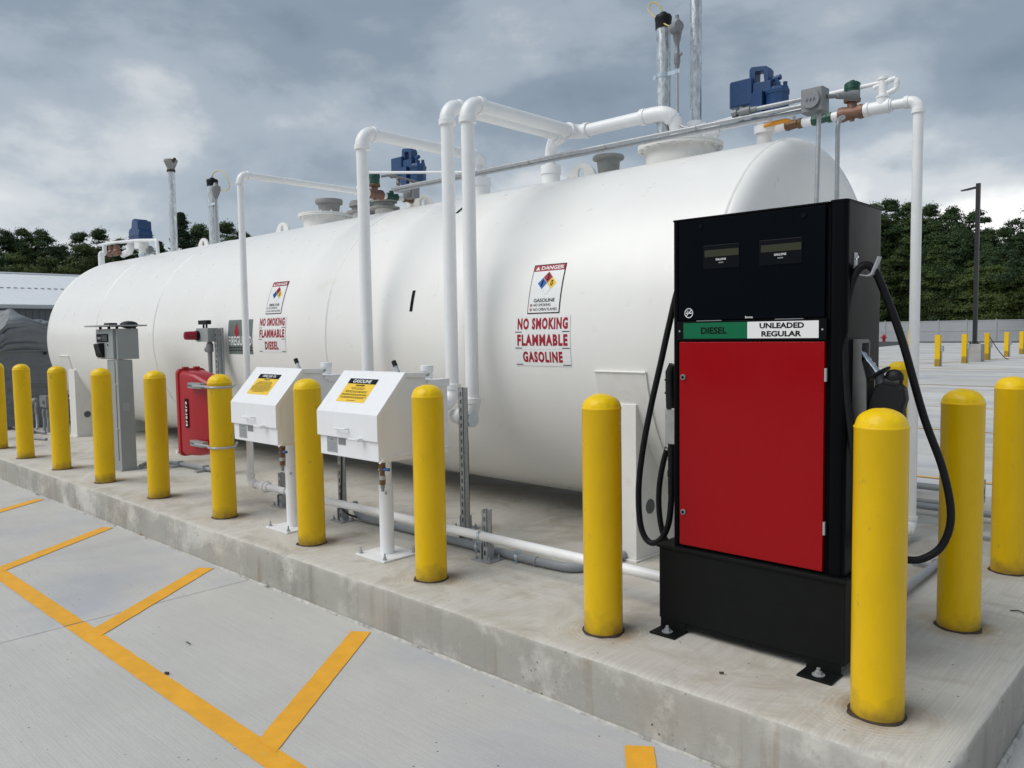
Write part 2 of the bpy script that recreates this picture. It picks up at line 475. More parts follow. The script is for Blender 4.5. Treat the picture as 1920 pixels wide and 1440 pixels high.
M_caulk = mat('pale_joint_filler', (0.48, 0.47, 0.44), 0.8, var=0.25, vscale=25, bump=0.002, bscale=60, dirt=(0.12, 0.11, 0.10), dscale=7, dthr=(0.52, 0.66))
M_trunk = mat('tree_bark', (0.07, 0.055, 0.04), 0.9, var=0.25, vscale=5)
M_litter = mat('dry_leaf_scrap', (0.05, 0.04, 0.03), 0.8)
M_litterred = mat('red_scrap', (0.45, 0.04, 0.03), 0.6)

def leaf_mat(name, c0, c1):
    m = bpy.data.materials.new(name); m.use_nodes = True
    nt = m.node_tree; b = nt.nodes['Principled BSDF']; L = nt.links.new
    b.inputs['Roughness'].default_value = 0.6
    g = nd(nt, 'ShaderNodeNewGeometry'); oi = nd(nt, 'ShaderNodeObjectInfo')
    n = nd(nt, 'ShaderNodeTexNoise'); n.inputs['Scale'].default_value = 0.8; n.inputs['Detail'].default_value = 3
    L(g.outputs['Position'], n.inputs[0])
    a = nd(nt, 'ShaderNodeMath', operation='MULTIPLY_ADD'); L(g.outputs['Random Per Island'], a.inputs[0]); a.inputs[1].default_value = 0.22
    L(n.outputs[0], a.inputs[2])
    a2 = nd(nt, 'ShaderNodeMath', operation='MULTIPLY_ADD'); L(oi.outputs['Random'], a2.inputs[0]); a2.inputs[1].default_value = 0.75; L(a.outputs[0], a2.inputs[2])
    mr = nd(nt, 'ShaderNodeMapRange'); mr.inputs[1].default_value = 0.4; mr.inputs[2].default_value = 1.35; L(a2.outputs[0], mr.inputs[0])
    mx = nd(nt, 'ShaderNodeMix', data_type='RGBA'); mx.inputs[6].default_value = (*c0, 1); mx.inputs[7].default_value = (*c1, 1)
    L(mr.outputs[0], mx.inputs[0]); L(mx.outputs[2], b.inputs['Base Color'])
    b.inputs['Specular IOR Level'].default_value = 0.25
    return m
M_leaf = leaf_mat('broadleaf_foliage', (0.020, 0.043, 0.013), (0.070, 0.110, 0.032))
M_leaf2 = leaf_mat('darker_foliage', (0.015, 0.036, 0.014), (0.050, 0.084, 0.028))
M_olive = leaf_mat('olive_foliage', (0.026, 0.046, 0.012), (0.080, 0.110, 0.028))
M_needle = leaf_mat('conifer_foliage', (0.016, 0.034, 0.018), (0.045, 0.075, 0.034))

def concrete(name, c0, c1, kind):
    m = bpy.data.materials.new(name); m.use_nodes = True
    nt = m.node_tree; b = nt.nodes['Principled BSDF']; L = nt.links.new
    b.inputs['Roughness'].default_value = 0.82; b.inputs['Specular IOR Level'].default_value = 0.3
    g = nd(nt, 'ShaderNodeNewGeometry'); pos = g.outputs['Position']
    def noise(scale, detail=6, rough=0.6, stretch=(1, 1, 1), dist=0.0, rot=0.0):
        mp = nd(nt, 'ShaderNodeMapping'); mp.inputs['Scale'].default_value = stretch; mp.inputs['Rotation'].default_value = (0, 0, rot); L(pos, mp.inputs[0])
        n = nd(nt, 'ShaderNodeTexNoise'); n.inputs['Scale'].default_value = scale; n.inputs['Detail'].default_value = detail; n.inputs['Roughness'].default_value = rough
        n.inputs['Distortion'].default_value = dist
        L(mp.outputs[0], n.inputs[0]); return n.outputs[0]
    def rng(x, a, b_, c=0.0, d=1.0):
        r = nd(nt, 'ShaderNodeMapRange'); r.inputs[1].default_value = a; r.inputs[2].default_value = b_; r.inputs[3].default_value = c; r.inputs[4].default_value = d
        L(x, r.inputs[0]); return r.outputs[0]
    def mix(fac, a, c, blend='MIX'):
        x = nd(nt, 'ShaderNodeMix', data_type='RGBA'); x.blend_type = blend
        L(fac, x.inputs[0]) if not isinstance(fac, float) else setattr(x.inputs[0], 'default_value', fac)
        if isinstance(a, tuple): x.inputs[6].default_value = (*a, 1)
        else: L(a, x.inputs[6])
        if isinstance(c, tuple): x.inputs[7].default_value = (*c, 1)
        else: L(c, x.inputs[7])
        return x.outputs[2]
    def mth(op, a, c=None, d=None):
        n = nd(nt, 'ShaderNodeMath', operation=op)
        for i, q in enumerate((a, c, d)):
            if q is None: continue
            if isinstance(q, (int, float)): n.inputs[i].default_value = q
            else: L(q, n.inputs[i])
        return n.outputs[0]
    col = mix(rng(noise(0.9, 8, 0.62), 0.32, 0.68), c0, c1)
    sep = nd(nt, 'ShaderNodeSeparateXYZ'); L(pos, sep.inputs[0])
    h = None
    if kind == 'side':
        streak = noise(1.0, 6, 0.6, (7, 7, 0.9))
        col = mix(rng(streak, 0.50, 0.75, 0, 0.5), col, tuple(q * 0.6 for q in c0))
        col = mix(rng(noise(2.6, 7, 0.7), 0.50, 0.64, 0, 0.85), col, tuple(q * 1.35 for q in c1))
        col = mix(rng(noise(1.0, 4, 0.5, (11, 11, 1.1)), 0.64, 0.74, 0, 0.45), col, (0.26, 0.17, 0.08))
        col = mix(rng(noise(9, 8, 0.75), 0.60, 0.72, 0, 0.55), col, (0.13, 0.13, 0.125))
        vor = nd(nt, 'ShaderNodeTexVoronoi'); vor.inputs['Scale'].default_value = 26; L(pos, vor.inputs[0])
        pit = rng(vor.outputs['Distance'], 0.05, 0.16)
        msk = rng(noise(5, 3, .5), 0.52, 0.60)
        pit = mth('MAXIMUM', pit, mth('SUBTRACT', 1.0, msk))
        col = mix(pit, (0.10, 0.10, 0.095), col)
        h = mth('ADD', mth('MULTIPLY', noise(18, 8, 0.7), 0.004), mth('MULTIPLY', pit, 0.003))
    else:
        # dirt blotches, pale laitance and fine grain
        if kind == 'slab':
            col = mix(rng(noise(1.7, 8, 0.7, (1, 1, 1), 1.2), 0.47, 0.66, 0, 0.85), col, (0.40, 0.345, 0.26))
            col = mix(rng(noise(3.3, 8, 0.7, (1, 1, 1), 0.8), 0.56, 0.72, 0, 0.6), col, (0.27, 0.26, 0.24))
            col = mix(rng(noise(0.8, 6, 0.6, (1, 1, 1), 1.5), 0.52, 0.68, 0, 0.5), col, (0.58, 0.56, 0.52))
        else:
            col = mix(rng(noise(0.55, 5, 0.55, (1, 1, 1), 1.0), 0.48, 0.62, 0, 0.62), col, (0.40, 0.43, 0.51))
            col = mix(rng(noise(0.45, 6, 0.6, (1.0, 0.10, 1), 0.2, 0.2), 0.56, 0.66, 0, 0.30), col, (0.27, 0.265, 0.25))
            col = mix(rng(noise(6.0, 8, 0.75), 0.58, 0.72, 0, 0.35), col, (0.62, 0.61, 0.58))
            col = mix(rng(noise(0.5, 8, 0.65, (0.25, 1.3, 1), 0.6), 0.5, 0.75, 0, 0.25), col, (0.36, 0.355, 0.33))
            col = mix(mth('MULTIPLY', rng(sep.outputs[1], 3.0, 9.0), rng(noise(0.8, 7, 0.65, (0.10, 0.9, 1), 0.3, 0.1), 0.45, 0.56, 0, 0.85)), col, (0.72, 0.72, 0.70))
            col = mix(mth('MULTIPLY', rng(sep.outputs[1], 3.0, 9.0), rng(noise(0.8, 7, 0.65, (0.08, 0.7, 1), 0.3, 0.1), 0.52, 0.62, 0, 0.6)), col, (0.36, 0.36, 0.36))
        grain = noise(160, 3, 0.8)
        col = mix(rng(grain, 0.3, 0.7, 0, 0.34), col, tuple(q * 0.62 for q in c0))
        broom = noise(1.0, 4, 0.6, (3.0, 130, 1) if kind == 'lot' else (120, 2.5, 1), 0.0, 0.0)
        col = mix(rng(broom, 0.38, 0.62, 0, 0.42 if kind == 'slab' else 0.2), col, tuple(q * 0.70 for q in c0))
        vor = nd(nt, 'ShaderNodeTexVoronoi'); vor.inputs['Scale'].default_value = 17; L(pos, vor.inputs[0])
        sp = rng(vor.outputs['Distance'], 0.045, 0.085)
        keep = mth('GREATER_THAN', noise(2.2, 4, .6), 0.53)
        sp = mth('MAXIMUM', sp, mth('SUBTRACT', 1.0, keep))
        col = mix(sp, (0.10, 0.09, 0.08), col)
        h = mth('ADD', mth('MULTIPLY', broom, 0.0022 if kind == 'slab' else 0.0012), mth('MULTIPLY', grain, 0.0009))
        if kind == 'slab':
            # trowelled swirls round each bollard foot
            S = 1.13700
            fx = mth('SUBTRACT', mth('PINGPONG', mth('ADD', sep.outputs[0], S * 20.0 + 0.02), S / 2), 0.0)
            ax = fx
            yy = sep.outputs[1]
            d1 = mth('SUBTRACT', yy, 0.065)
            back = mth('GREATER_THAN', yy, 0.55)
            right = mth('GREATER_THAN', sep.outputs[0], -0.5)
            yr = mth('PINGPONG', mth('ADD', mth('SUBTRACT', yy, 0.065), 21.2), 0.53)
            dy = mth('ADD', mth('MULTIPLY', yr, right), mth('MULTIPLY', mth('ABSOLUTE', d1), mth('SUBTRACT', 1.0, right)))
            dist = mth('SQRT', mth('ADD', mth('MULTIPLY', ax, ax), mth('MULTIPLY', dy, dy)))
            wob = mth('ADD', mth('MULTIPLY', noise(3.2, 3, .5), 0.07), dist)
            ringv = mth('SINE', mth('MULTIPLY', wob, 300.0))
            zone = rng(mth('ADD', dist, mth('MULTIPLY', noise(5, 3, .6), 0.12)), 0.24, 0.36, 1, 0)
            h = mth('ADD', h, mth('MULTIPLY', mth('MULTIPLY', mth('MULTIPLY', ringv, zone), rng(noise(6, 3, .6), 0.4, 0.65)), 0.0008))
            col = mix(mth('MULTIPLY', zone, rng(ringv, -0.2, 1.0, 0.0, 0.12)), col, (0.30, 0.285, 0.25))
            contact_shade = rng(mth('ADD', dist, mth('MULTIPLY', noise(12, 4, .6), 0.05)), 0.115, 0.165, 0.6, 0)  # dirty ring at the foot, darkened to paint in a contact shadow
            col = mix(contact_shade, col, (0.16, 0.14, 0.11))
            rust_shade = rng(dist, 0.10, 0.22, 1, 0)  # rust stain, strengthened to add to the painted contact shadow
            col = mix(mth('MULTIPLY', rust_shade, rng(noise(7, 5, .6), 0.4, 0.62, 0.0, 0.7)), col, (0.36, 0.26, 0.14))
    L(col, b.inputs['Base Color'])
    bp = nd(nt, 'ShaderNodeBump'); bp.inputs['Strength'].default_value = 1.0; bp.inputs['Distance'].default_value = 1.0
    L(h, bp.inputs['Height']); L(bp.outputs[0], b.inputs['Normal'])
    return m
M_lot = concrete('parking_concrete', (0.53, 0.525, 0.505), (0.63, 0.625, 0.60), 'lot')
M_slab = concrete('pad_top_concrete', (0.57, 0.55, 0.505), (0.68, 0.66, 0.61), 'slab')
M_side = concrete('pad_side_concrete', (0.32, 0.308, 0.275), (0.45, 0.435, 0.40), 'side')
M_asphalt = mat('asphalt', (0.055, 0.056, 0.06), 0.85, var=0.15, vscale=2, bump=0.003, bscale=60)
M_ground = mat('grass_soil', (0.05, 0.07, 0.025), 0.9, var=0.3, vscale=1.2, bump=0.02, bscale=8)
M_line = mat('orange_line_paint', (0.82, 0.40, 0.022), 0.62, var=0.09, vscale=9, bump=0.0012, bscale=150, dirt=(0.52, 0.42, 0.26, 0.8), dscale=55, dthr=(0.60, 0.68))
M_farline = mat('faded_line_paint', (0.66, 0.42, 0.14), 0.7, var=0.1, vscale=3)

# ---------------------------------------------------------------- ground and lot
HK = 0.23910
GZ = -HK
MB().add([(-1500, -400, GZ - .25), (900, -400, GZ - .25), (900, 1800, GZ - .25), (-1500, 1800, GZ - .25)], [(0, 1, 2, 3)]).build('ground', M_ground, kind='structure')
# the lot: concrete panels cast between open joints
S = 1.13700
PW = 3.80; X0J = -3.782
SX0, SX1, SY0, SY1 = -14.6, 0.27365, -0.23600, 4.24
lot = MB().add([(-62, -26, GZ - .12), (34, -26, GZ - .12), (34, 92, GZ - .12), (-62, 92, GZ - .12)], [(0, 1, 2, 3)]).build('parking_lot', mat('joint_bottom', (0.05, 0.048, 0.045), 0.9), kind='structure')
G = 0.0035
def panel_mesh(x0, x1, y0, y1, mb=None):
    m = mb or MB(); c = 0.003
    x0 += G; x1 -= G; y0 += G; y1 -= G
    a = [(x0, y0), (x1, y0), (x1, y1), (x0, y1)]
    b = [(x0 + c, y0 + c), (x1 - c, y0 + c), (x1 - c, y1 - c), (x0 + c, y1 - c)]
    vs = [(x, y, GZ - .12) for x, y in a] + [(x, y, GZ - c) for x, y in a] + [(x, y, GZ) for x, y in b]
    fs = [(0, 1, 5, 4), (1, 2, 6, 5), (2, 3, 7, 6), (3, 0, 4, 7), (4, 5, 9, 8), (5, 6, 10, 9), (6, 7, 11, 10), (7, 4, 8, 11), (8, 9, 10, 11)]
    m.add(vs, fs); return m
ys_front = [SY0 - 9.2, SY0 - 4.6, SY0]
far_mb = MB()
xs_all = [X0J + PW * k for k in range(-15, 10)]
def put(x0, x1, y0, y1):
    cx, cy = (x0 + x1) / 2, (y0 + y1) / 2
    if math.hypot(cx - 0.9, cy + 2.7) < 34 and x1 > -30 and x0 < 12:
        panel_mesh(x0, x1, y0, y1).build('concrete_panel', M_lot, lot, smooth=False)
    else: panel_mesh(x0, x1, y0, y1, far_mb)
for i in range(len(xs_all) - 1):
    for j in range(4): put(xs_all[i], xs_all[i + 1], SY0 - 4.6 * (j + 1), SY0 - 4.6 * j)
    for j in range(18):
        y0, y1 = SY0 + 4.48 * j, SY0 + 4.48 * (j + 1)
        x0, x1 = xs_all[i], xs_all[i + 1]
        if j == 0:
            if x1 <= SX0: put(x0, x1, y0, y1)
            elif x0 < SX0: put(x0, SX0, y0, y1)
            elif x0 >= SX1: put(x0, x1, y0, y1)
            elif x1 > SX1: put(SX1, x1, y0, y1)
        else: put(x0, x1, y0, y1)
far_mb.build('concrete_panel', M_lot, lot, smooth=False, kind='stuff')
# the asphalt drive in front of the fence
MB().add([(-62, 48, GZ + .004), (-20.227, 55.405, -0.2351), (-20.949, 63.672, -0.2351), (-23.071, 81.775, -0.2351), (-12, 82.0, GZ + .004), (34, 82.0, GZ + .004), (34, 92, GZ + .004), (-62, 92, GZ + .004)], [tuple(range(8))]).build('asphalt_drive', M_asphalt, kind='structure', smooth=False)

# raised pad: perimeter swept with a worn, slightly uneven arris
def pad():
    per = []
    def edge(a, b, nrm):
        n = int(max(abs(b[0] - a[0]), abs(b[1] - a[1])) / 0.03)
        for k in range(n):
            t = k / n
            per.append((a[0] + (b[0] - a[0]) * t, a[1] + (b[1] - a[1]) * t, nrm))
    edge((SX0, SY0), (SX1, SY0), (0, -1)); edge((SX1, SY0), (SX1, SY1), (1, 0)); edge((SX1, SY1), (SX0, SY1), (0, 1)); edge((SX0, SY1), (SX0, SY0), (-1, 0))
    prof = [(0.0, -0.36), (0.0, -0.20), (0.0, -0.10), (0.0, -0.022), (0.006, -0.008), (0.018, -0.001), (0.05, 0.0)]
    n = len(per); vs = []; fs = []; mi = []
    for j, (inn, z) in enumerate(prof):
        for k, (x, y, nr) in enumerate(per):
            q = mnoise.noise(Vector((x * 6, y * 6, 3.1)))
            q2 = mnoise.noise(Vector((x * 28, y * 28, z * 20)))
            chip = max(0.0, mnoise.noise(Vector((x * 11, y * 11, 9.7))) - 0.38) * 0.05
            d = 0.0; dz = 0.0
            if 3 <= j <= 5: d = 0.0035 * q + 0.002 * q2 + chip; dz = -abs(0.0016 * q2) - chip * 0.7
            elif j < 3: d = 0.0016 * q + 0.0012 * q2
            ii = inn + d
            # pull both directions in near the corners so that the ring stays closed
            cx = min(max(x, SX0 + ii), SX1 - ii); cy = min(max(y, SY0 + ii), SY1 - ii)
            vs.append((cx, cy, z + (dz if j < 6 else 0)))
    for j in range(len(prof) - 1):
        for k in range(n):
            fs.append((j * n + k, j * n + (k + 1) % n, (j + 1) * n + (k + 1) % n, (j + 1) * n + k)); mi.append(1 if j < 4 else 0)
    fs.append(tuple(range((len(prof) - 1) * n, len(prof) * n))); mi.append(0)
    m = MB(); m.v = vs; m.f = fs; m.m = mi
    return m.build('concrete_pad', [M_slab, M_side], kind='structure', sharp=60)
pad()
# pale joint filler along the foot of the pad
fl = MB()
def bead(a, b, r):
    n = int(math.dist(a, b) / 0.05); P = []
    R_ = []
    for k in range(n + 1):
        t = k / n; x = a[0] + (b[0] - a[0]) * t; y = a[1] + (b[1] - a[1]) * t
        q = mnoise.noise(Vector((x * 5, y * 5, 0)))
        P.append((x, y, GZ + 0.001)); R_.append(r * (1 + 0.6 * q))
    fl.tube(P, R_, 8)
bead((SX0, SY0 - .006, 0), (SX1 + .006, SY0 - .006, 0), 0.009); bead((SX1 + .006, SY0, 0), (SX1 + .006, SY1, 0), 0.011)
fl.build('joint_filler', M_caulk, kind='structure')

# painted hatching in front of the pad
def line(pts, mtl=M_line, zoff=0.002, name='painted_line', wob=0.003):
    """quad given by 4 ground points, edges slightly ragged"""
    a, b, c, d = [Vector((p[0], p[1])) for p in pts]
    n = max(2, int((b - a).length / (0.03 if wob < .005 else .3))); vs = []; fs = []
    for k in range(n + 1):
        t = k / n
        p = a.lerp(b, t); q = d.lerp(c, t)
        w = (q - p).normalized()
        p = p + w * wob * (mnoise.noise(Vector((p.x * 9, p.y * 9, 1))) + mnoise.noise(Vector((p.x * 31, p.y * 31, 1)))); q = q + w * wob * mnoise.noise(Vector((q.x * 9, q.y * 9, 5)))
        vs += [(p.x, p.y, GZ + zoff), (q.x, q.y, GZ + zoff)]
    for k in range(n): fs.append((2 * k, 2 * k + 2, 2 * k + 3, 2 * k + 1))
    MB().add(vs, fs).build(name, mtl, kind='structure', smooth=False)
LY0, LY1 = -1.327, -1.225
def edge_stripe(xa, xb):
    # a stripe that skips the open joints between panels
    cuts = [x for x in xs_all if xa < x < xb]
    e = [xa] + cuts + [xb]
    for p, q in zip(e[:-1], e[1:]):
        p2 = p + (G + .003 if p in cuts else 0); q2 = q - (G + .003 if q in cuts else 0)
        line([(p2, LY0), (q2, LY0), (q2, LY1), (p2, LY1)])
edge_stripe(-26.0, 7.0)
# diagonal bars running from the long stripe towards the pad, square cut at the pad end
bd = Vector((-0.675, 0.92)).normalized(); bn = Vector((bd.y, -bd.x)) * 0.054
for k in range(-13, 5):
    e = Vector((-2.495 + k * 1.745, -0.305))
    def at_y(p, y): return p - bd * ((p.y - y) / bd.y)
    l, r = e - bn, e + bn
    line([at_y(l, LY1 - .02), l, r, at_y(r, LY1 - .02)], zoff=.0035)
# thin faded bay lines far across the lot
for (x0, y0, x1, y1, w) in ((-9, 6.15, 12, 6.15, .07), (-16, 10.4, 14, 10.4, .05), (-18, 14.2, 16, 14.2, .045), (-24, 20.5, 20, 20.5, .07), (-10.8, 27.0, -6.2, 47.0, .10), (-24, 29.5, -2, 29.5, .09)):
    p = Vector((x0, y0)); q = Vector((x1, y1)); n_ = Vector((-(q - p).y, (q - p).x)).normalized() * w / 2 * 1.3
    line([tuple(p - n_), tuple(q - n_), tuple(q + n_), tuple(p + n_)], M_farline, 0.008, wob=0.01)

# ---------------------------------------------------------------- storage tank
TR, TY, TZ = 1.187, 2.154, 1.285
NX, FX = -1.19, -11.50          # head seams, near and far
def cylp(x, arc, lift=0.0):
    a = arc / TR
    return (x, TY - (TR + lift) * math.cos(a), TZ + (TR + lift) * math.sin(a))
tank = thing('fuel_storage_tank', 'huge horizontal white fuel tank with domed ends on two white saddles', 'tank', (-6.3, TY, 0))
def shell():
    m = MB(); n = 160
    xs = list(np.linspace(FX, NX, 150))
    prof = [(FX - .47, 0.0), (FX - .463, .25), (FX - .445, .5), (FX - .41, .75), (FX - .36, .92), (FX - .29, 1.045), (FX - .20, 1.125), (FX - .10, 1.17)]
    prof += [(x, TR) for x in xs]
    prof += [(NX + .02, 1.184), (NX + .045, 1.172), (NX + .066, 1.150), (NX + .082, 1.118), (NX + .094, 1.07), (NX + .102, 1.0), (NX + .110, .85), (NX + .117, .6), (NX + .121, .3), (NX + .123, .1), (NX + .123, 0.0)]
    seams = (-4.66, -8.0, -9.70, NX)
    rows = []; vs = []; fs = []
    for x, r in prof:
        if r == 0: rows.append([len(vs)]); vs.append((x, TY, TZ)); continue
        row = list(range(len(vs), len(vs) + n)); rows.append(row)
        for k in range(n):
            a = 2 * math.pi * k / n
            dr = 0
            if FX <= x <= NX:
                dr = 0.0016 * mnoise.noise(Vector((x * 1.1, math.cos(a) * 2.2, math.sin(a) * 2.2))) + 0.0009 * mnoise.noise(Vector((x * 3.1, math.cos(a) * 5, math.sin(a) * 5 + 3)))
                for sx in seams:   # plates pull in a little along each weld
                    dr -= 0.0035 * math.exp(-((x - sx) / 0.09) ** 2) * (0.6 + 0.6 * mnoise.noise(Vector((sx, math.cos(a) * 3, math.sin(a) * 3))))
            vs.append((x, TY - (r + dr) * math.cos(a), TZ + (r + dr) * math.sin(a)))
    for A, B in zip(rows[:-1], rows[1:]):
        for k in range(n):
            k2 = (k + 1) % n
            if len(A) == 1: fs.append((A[0], B[k], B[k2]))
            elif len(B) == 1: fs.append((A[k], B[0], A[k2]))
            else: fs.append((A[k], B[k], B[k2], A[k2]))
    m.add(vs, fs)
    return m
def tank_material():
    m = mat('white_tank_paint', (0.84, 0.84, 0.82), 0.31, rvar=0.04, spec=0.5)
    nt = m.node_tree; b = nt.nodes['Principled BSDF']; L = nt.links.new
    g = nd(nt, 'ShaderNodeNewGeometry'); sep = nd(nt, 'ShaderNodeSeparateXYZ'); L(g.outputs['Position'], sep.inputs[0])
    def noise(scale, st, det=6, ro=.6, loc=(0, 0, 0)):
        mp = nd(nt, 'ShaderNodeMapping'); mp.inputs['Scale'].default_value = st; mp.inputs['Location'].default_value = loc; L(g.outputs['Position'], mp.inputs[0])
        n = nd(nt, 'ShaderNodeTexNoise'); n.inputs['Scale'].default_value = scale; n.inputs['Detail'].default_value = det; n.inputs['Roughness'].default_value = ro
        L(mp.outputs[0], n.inputs[0]); return n.outputs[0]
    def rng(x, a, b_, c, d):
        r = nd(nt, 'ShaderNodeMapRange'); r.inputs[1].default_value = a; r.inputs[2].default_value = b_; r.inputs[3].default_value = c; r.inputs[4].default_value = d
        L(x, r.inputs[0]); return r.outputs[0]
    def mix(f, a, c):
        x = nd(nt, 'ShaderNodeMix', data_type='RGBA'); L(f, x.inputs[0])
        for i, q in ((6, a), (7, c)):
            if isinstance(q, tuple): x.inputs[i].default_value = (*q, 1)
            else: L(q, x.inputs[i])
        return x.outputs[2]
    # faint run-down streaks and yellowed patches
    c = mix(rng(noise(1.0, (3.5, 3.5, 0.5)), 0.40, 0.75, 0, 0.3), (0.845, 0.843, 0.825), (0.79, 0.775, 0.74))
    c = mix(rng(noise(0.9, (1, 1, 1), 5, .55, (3, 1, 0)), 0.55, 0.72, 0, 0.35), c, (0.80, 0.77, 0.69))
    c = mix(rng(noise(1.2, (1, 2, 2), 7, .7), 0.66, 0.74, 0, 0.4), c, (0.66, 0.60, 0.46))
    L(c, b.inputs['Base Color'])
    bp = nd(nt, 'ShaderNodeBump'); bp.inputs['Distance'].default_value = 1.0
    h1 = nd(nt, 'ShaderNodeMath', operation='MULTIPLY'); L(noise(45, (1, 1, 1), 3, .5), h1.inputs[0]); h1.inputs[1].default_value = 0.00006
    h2 = nd(nt, 'ShaderNodeMath', operation='MULTIPLY_ADD'); L(noise(1.1, (1, 1.5, 1.5), 1, .4), h2.inputs[0]); h2.inputs[1].default_value = 0.006; L(h1.outputs[0], h2.inputs[2])
    L(h2.outputs[0], bp.inputs['Height']); L(bp.outputs[0], b.inputs['Normal'])
    return m
M_tank = tank_material()
shell().build('tank_shell', M_tank, tank, sharp=50)
for sx, rr in ((-4.66, .012), (-8.0, .012), (-9.70, .011), (NX, .011), (FX, .011)):
    P = []
    for k in range(96):
        a = 2 * math.pi * k / 96
        q = 0.0012 * mnoise.noise(Vector((k * .7, sx, 0)))
        P.append((sx + q * 2, TY - (TR - .006 + q) * math.cos(a), TZ + (TR - .006 + q) * math.sin(a)))
    MB().tube(P, rr, 6, closed=True).build('weld_seam', M_tank, tank)
def saddle(x0, x1, p0, p1):
    s = MB().box(x0, x1, 1.005, 3.30, 0.012, 0.905).build('saddle', M_tankfit, tank, bevel=.004)
    MB().box(x0 - .03, x1 + .012, .985, 3.32, 0.0, 0.012).build('base_plate', M_tankfit, s, bevel=.002)
    # wear plate wrapped round the tank belly
    m = MB(); n = 60; a0, a1 = -9.4, -170.6
    vs = []
    for k in range(n + 1):
        a = math.radians(a0 + (a1 - a0) * k / n)
        for x, r in ((p0, TR + .012), (p1, TR + .012), (p0, TR - .01), (p1, TR - .01)):
            vs.append((x, TY - r * math.cos(a), TZ + r * math.sin(a)))
    fs = [(0, 1, 3, 2), (4 * n, 4 * n + 2, 4 * n + 3, 4 * n + 1)]
    for k in range(n):
        o = 4 * k
        fs += [(o, o + 4, o + 5, o + 1), (o, o + 2, o + 6, o + 4), (o + 1, o + 5, o + 7, o + 3)]
    m.add(vs, fs)
    w = m.build('wear_plate', M_tankfit, tank)
    b = MB()
    P = [cylp(p0 + (p1 - p0) * k / 10, math.radians(-9.4) * TR, .012 + .002 * mnoise.noise(Vector((k, p0, 1)))) for k in range(11)]
    b.tube(P, .0075, 6); b.build('weld_bead', M_tankfit, w)
    MB().cyl((x1 - .004, 1.145, .30), (x1 + .004, 1.145, .30), .043, 20).build('weep_hole', M_wallgrey, s)
saddle(-1.885, -1.655, -1.916, -1.566)
saddle(-10.87, -10.64, -11.09, -10.735)
# lettering and safety signs on the tank side
SM = [M_lsign, M_lblack, M_lred, M_lblue, M_lyellow, M_lwhite]
def danger(u0, u1, v0, v1, title, nums, label):
    d = Decal(lambda u, v, l: cylp(u, v, l + .0025)); W = u1 - u0; H = v1 - v0
    d.rect(u0, v0, u1, v1, 1, 0, 2, 6); b = .006
    d.rect(u0 + b, v0 + b, u1 - b, v1 - b, 0, .001, 2, 6)
    d.rect(u0 + b, v1 - .045, u1 - b, v1 - b, 2, .002, 2, 2)
    d.text('DANGER', u0 + .26 * W, v1 - .038, u1 - .05 * W, v1 - .013, 5, .003, bold=.02)
    d.poly([(u0 + .08 * W, v1 - .038), (u0 + .21 * W, v1 - .038), (u0 + .145 * W, v1 - .013)], 5, .003)
    cx, cy, h = u0 + .52 * W, v1 - .126, .074 * W / .26
    q = h * .98
    for (dx, dy, mi, t) in ((-1, 0, 3, nums[0]), (0, 1, 2, nums[1]), (1, 0, 4, nums[2]), (0, -1, 5, '')):
        x, y = cx + dx * q * .5 * 1.0, cy + dy * q * .5
        x, y = cx + dx * h * .52, cy + dy * h * .52
        k = h * .5
        if mi == 5:
            d.poly([(x - k, y), (x, y - k), (x + k, y), (x, y + k)], 1, .0016)
            k -= .001
        d.poly([(x - k, y), (x, y - k), (x + k, y), (x, y + k)], mi if mi != 5 else 0, .002)
        if t: d.text(t, x - k * .28, y - k * .52, x + k * .28, y + k * .52, 1, .003, bold=.02, shear=.15)
    d.text(title, u0 + .18 * W, v0 + .071, u1 - .17 * W, v0 + .093, 1, .003, bold=.01)
    for t, v, e in (('NO SMOKING', .045, .72), ('NO OPEN FLAMES', .017, .92)):
        d.ring(u0 + .11 * W, v0 + v + .008, .0065, .009, 2, .003, 16)
        d.poly([(u0 + .11 * W - .006, v0 + v + .005), (u0 + .11 * W - .004, v0 + v + .003), (u0 + .11 * W + .006, v0 + v + .011), (u0 + .11 * W + .004, v0 + v + .013)], 2, .003)
        d.text(t, u0 + .19 * W, v0 + v, u0 + e * W, v0 + v + .017, 1, .003)
    d.build('danger_sign', SM, tank, label)
danger(-2.444, -2.184, .150, .466, 'GASOLINE', ('1', '3', '0'), 'danger sign with hazard diamond and the word GASOLINE')
danger(-5.625, -5.360, .232, .535, 'DIESEL FUEL', ('1', '2', '0'), 'danger sign with hazard diamond and the words DIESEL FUEL')
def bigtext(t, u0, u1, v0, v1, pu0, pu1, label):
    d = Decal(lambda u, v, l: cylp(u, v, l + .0022))
    h = v1 - v0
    d.rect(pu0, v0 - .022, pu1, v1 + .012, 0, 0, 2, 3)
    d.text(t, u0, v0, u1, v1, 2, .0015, bold=.048, sp=1.2)
    for a in (pu0 + .004, pu1 - .062): d.rect(a, v0 - .017, a + .058, v0 - .012, 1, .001)
    d.build('warning_lettering', SM, tank, label)
bigtext('NO SMOKING', -2.520, -2.112, .052, .124, -2.545, -2.095, 'red lettering NO SMOKING above FLAMMABLE GASOLINE')
bigtext('FLAMMABLE', -2.522, -2.114, -.048, .022, -2.545, -2.095, 'red lettering FLAMMABLE above GASOLINE')
bigtext('GASOLINE', -2.480, -2.158, -.151, -.083, -2.545, -2.095, 'red lettering GASOLINE')
bigtext('NO SMOKING', -5.700, -5.282, .124, .196, -5.72, -5.265, 'red lettering NO SMOKING above FLAMMABLE DIESEL')
bigtext('FLAMMABLE', -5.700, -5.282, .022, .094, -5.72, -5.265, 'red lettering FLAMMABLE above DIESEL')
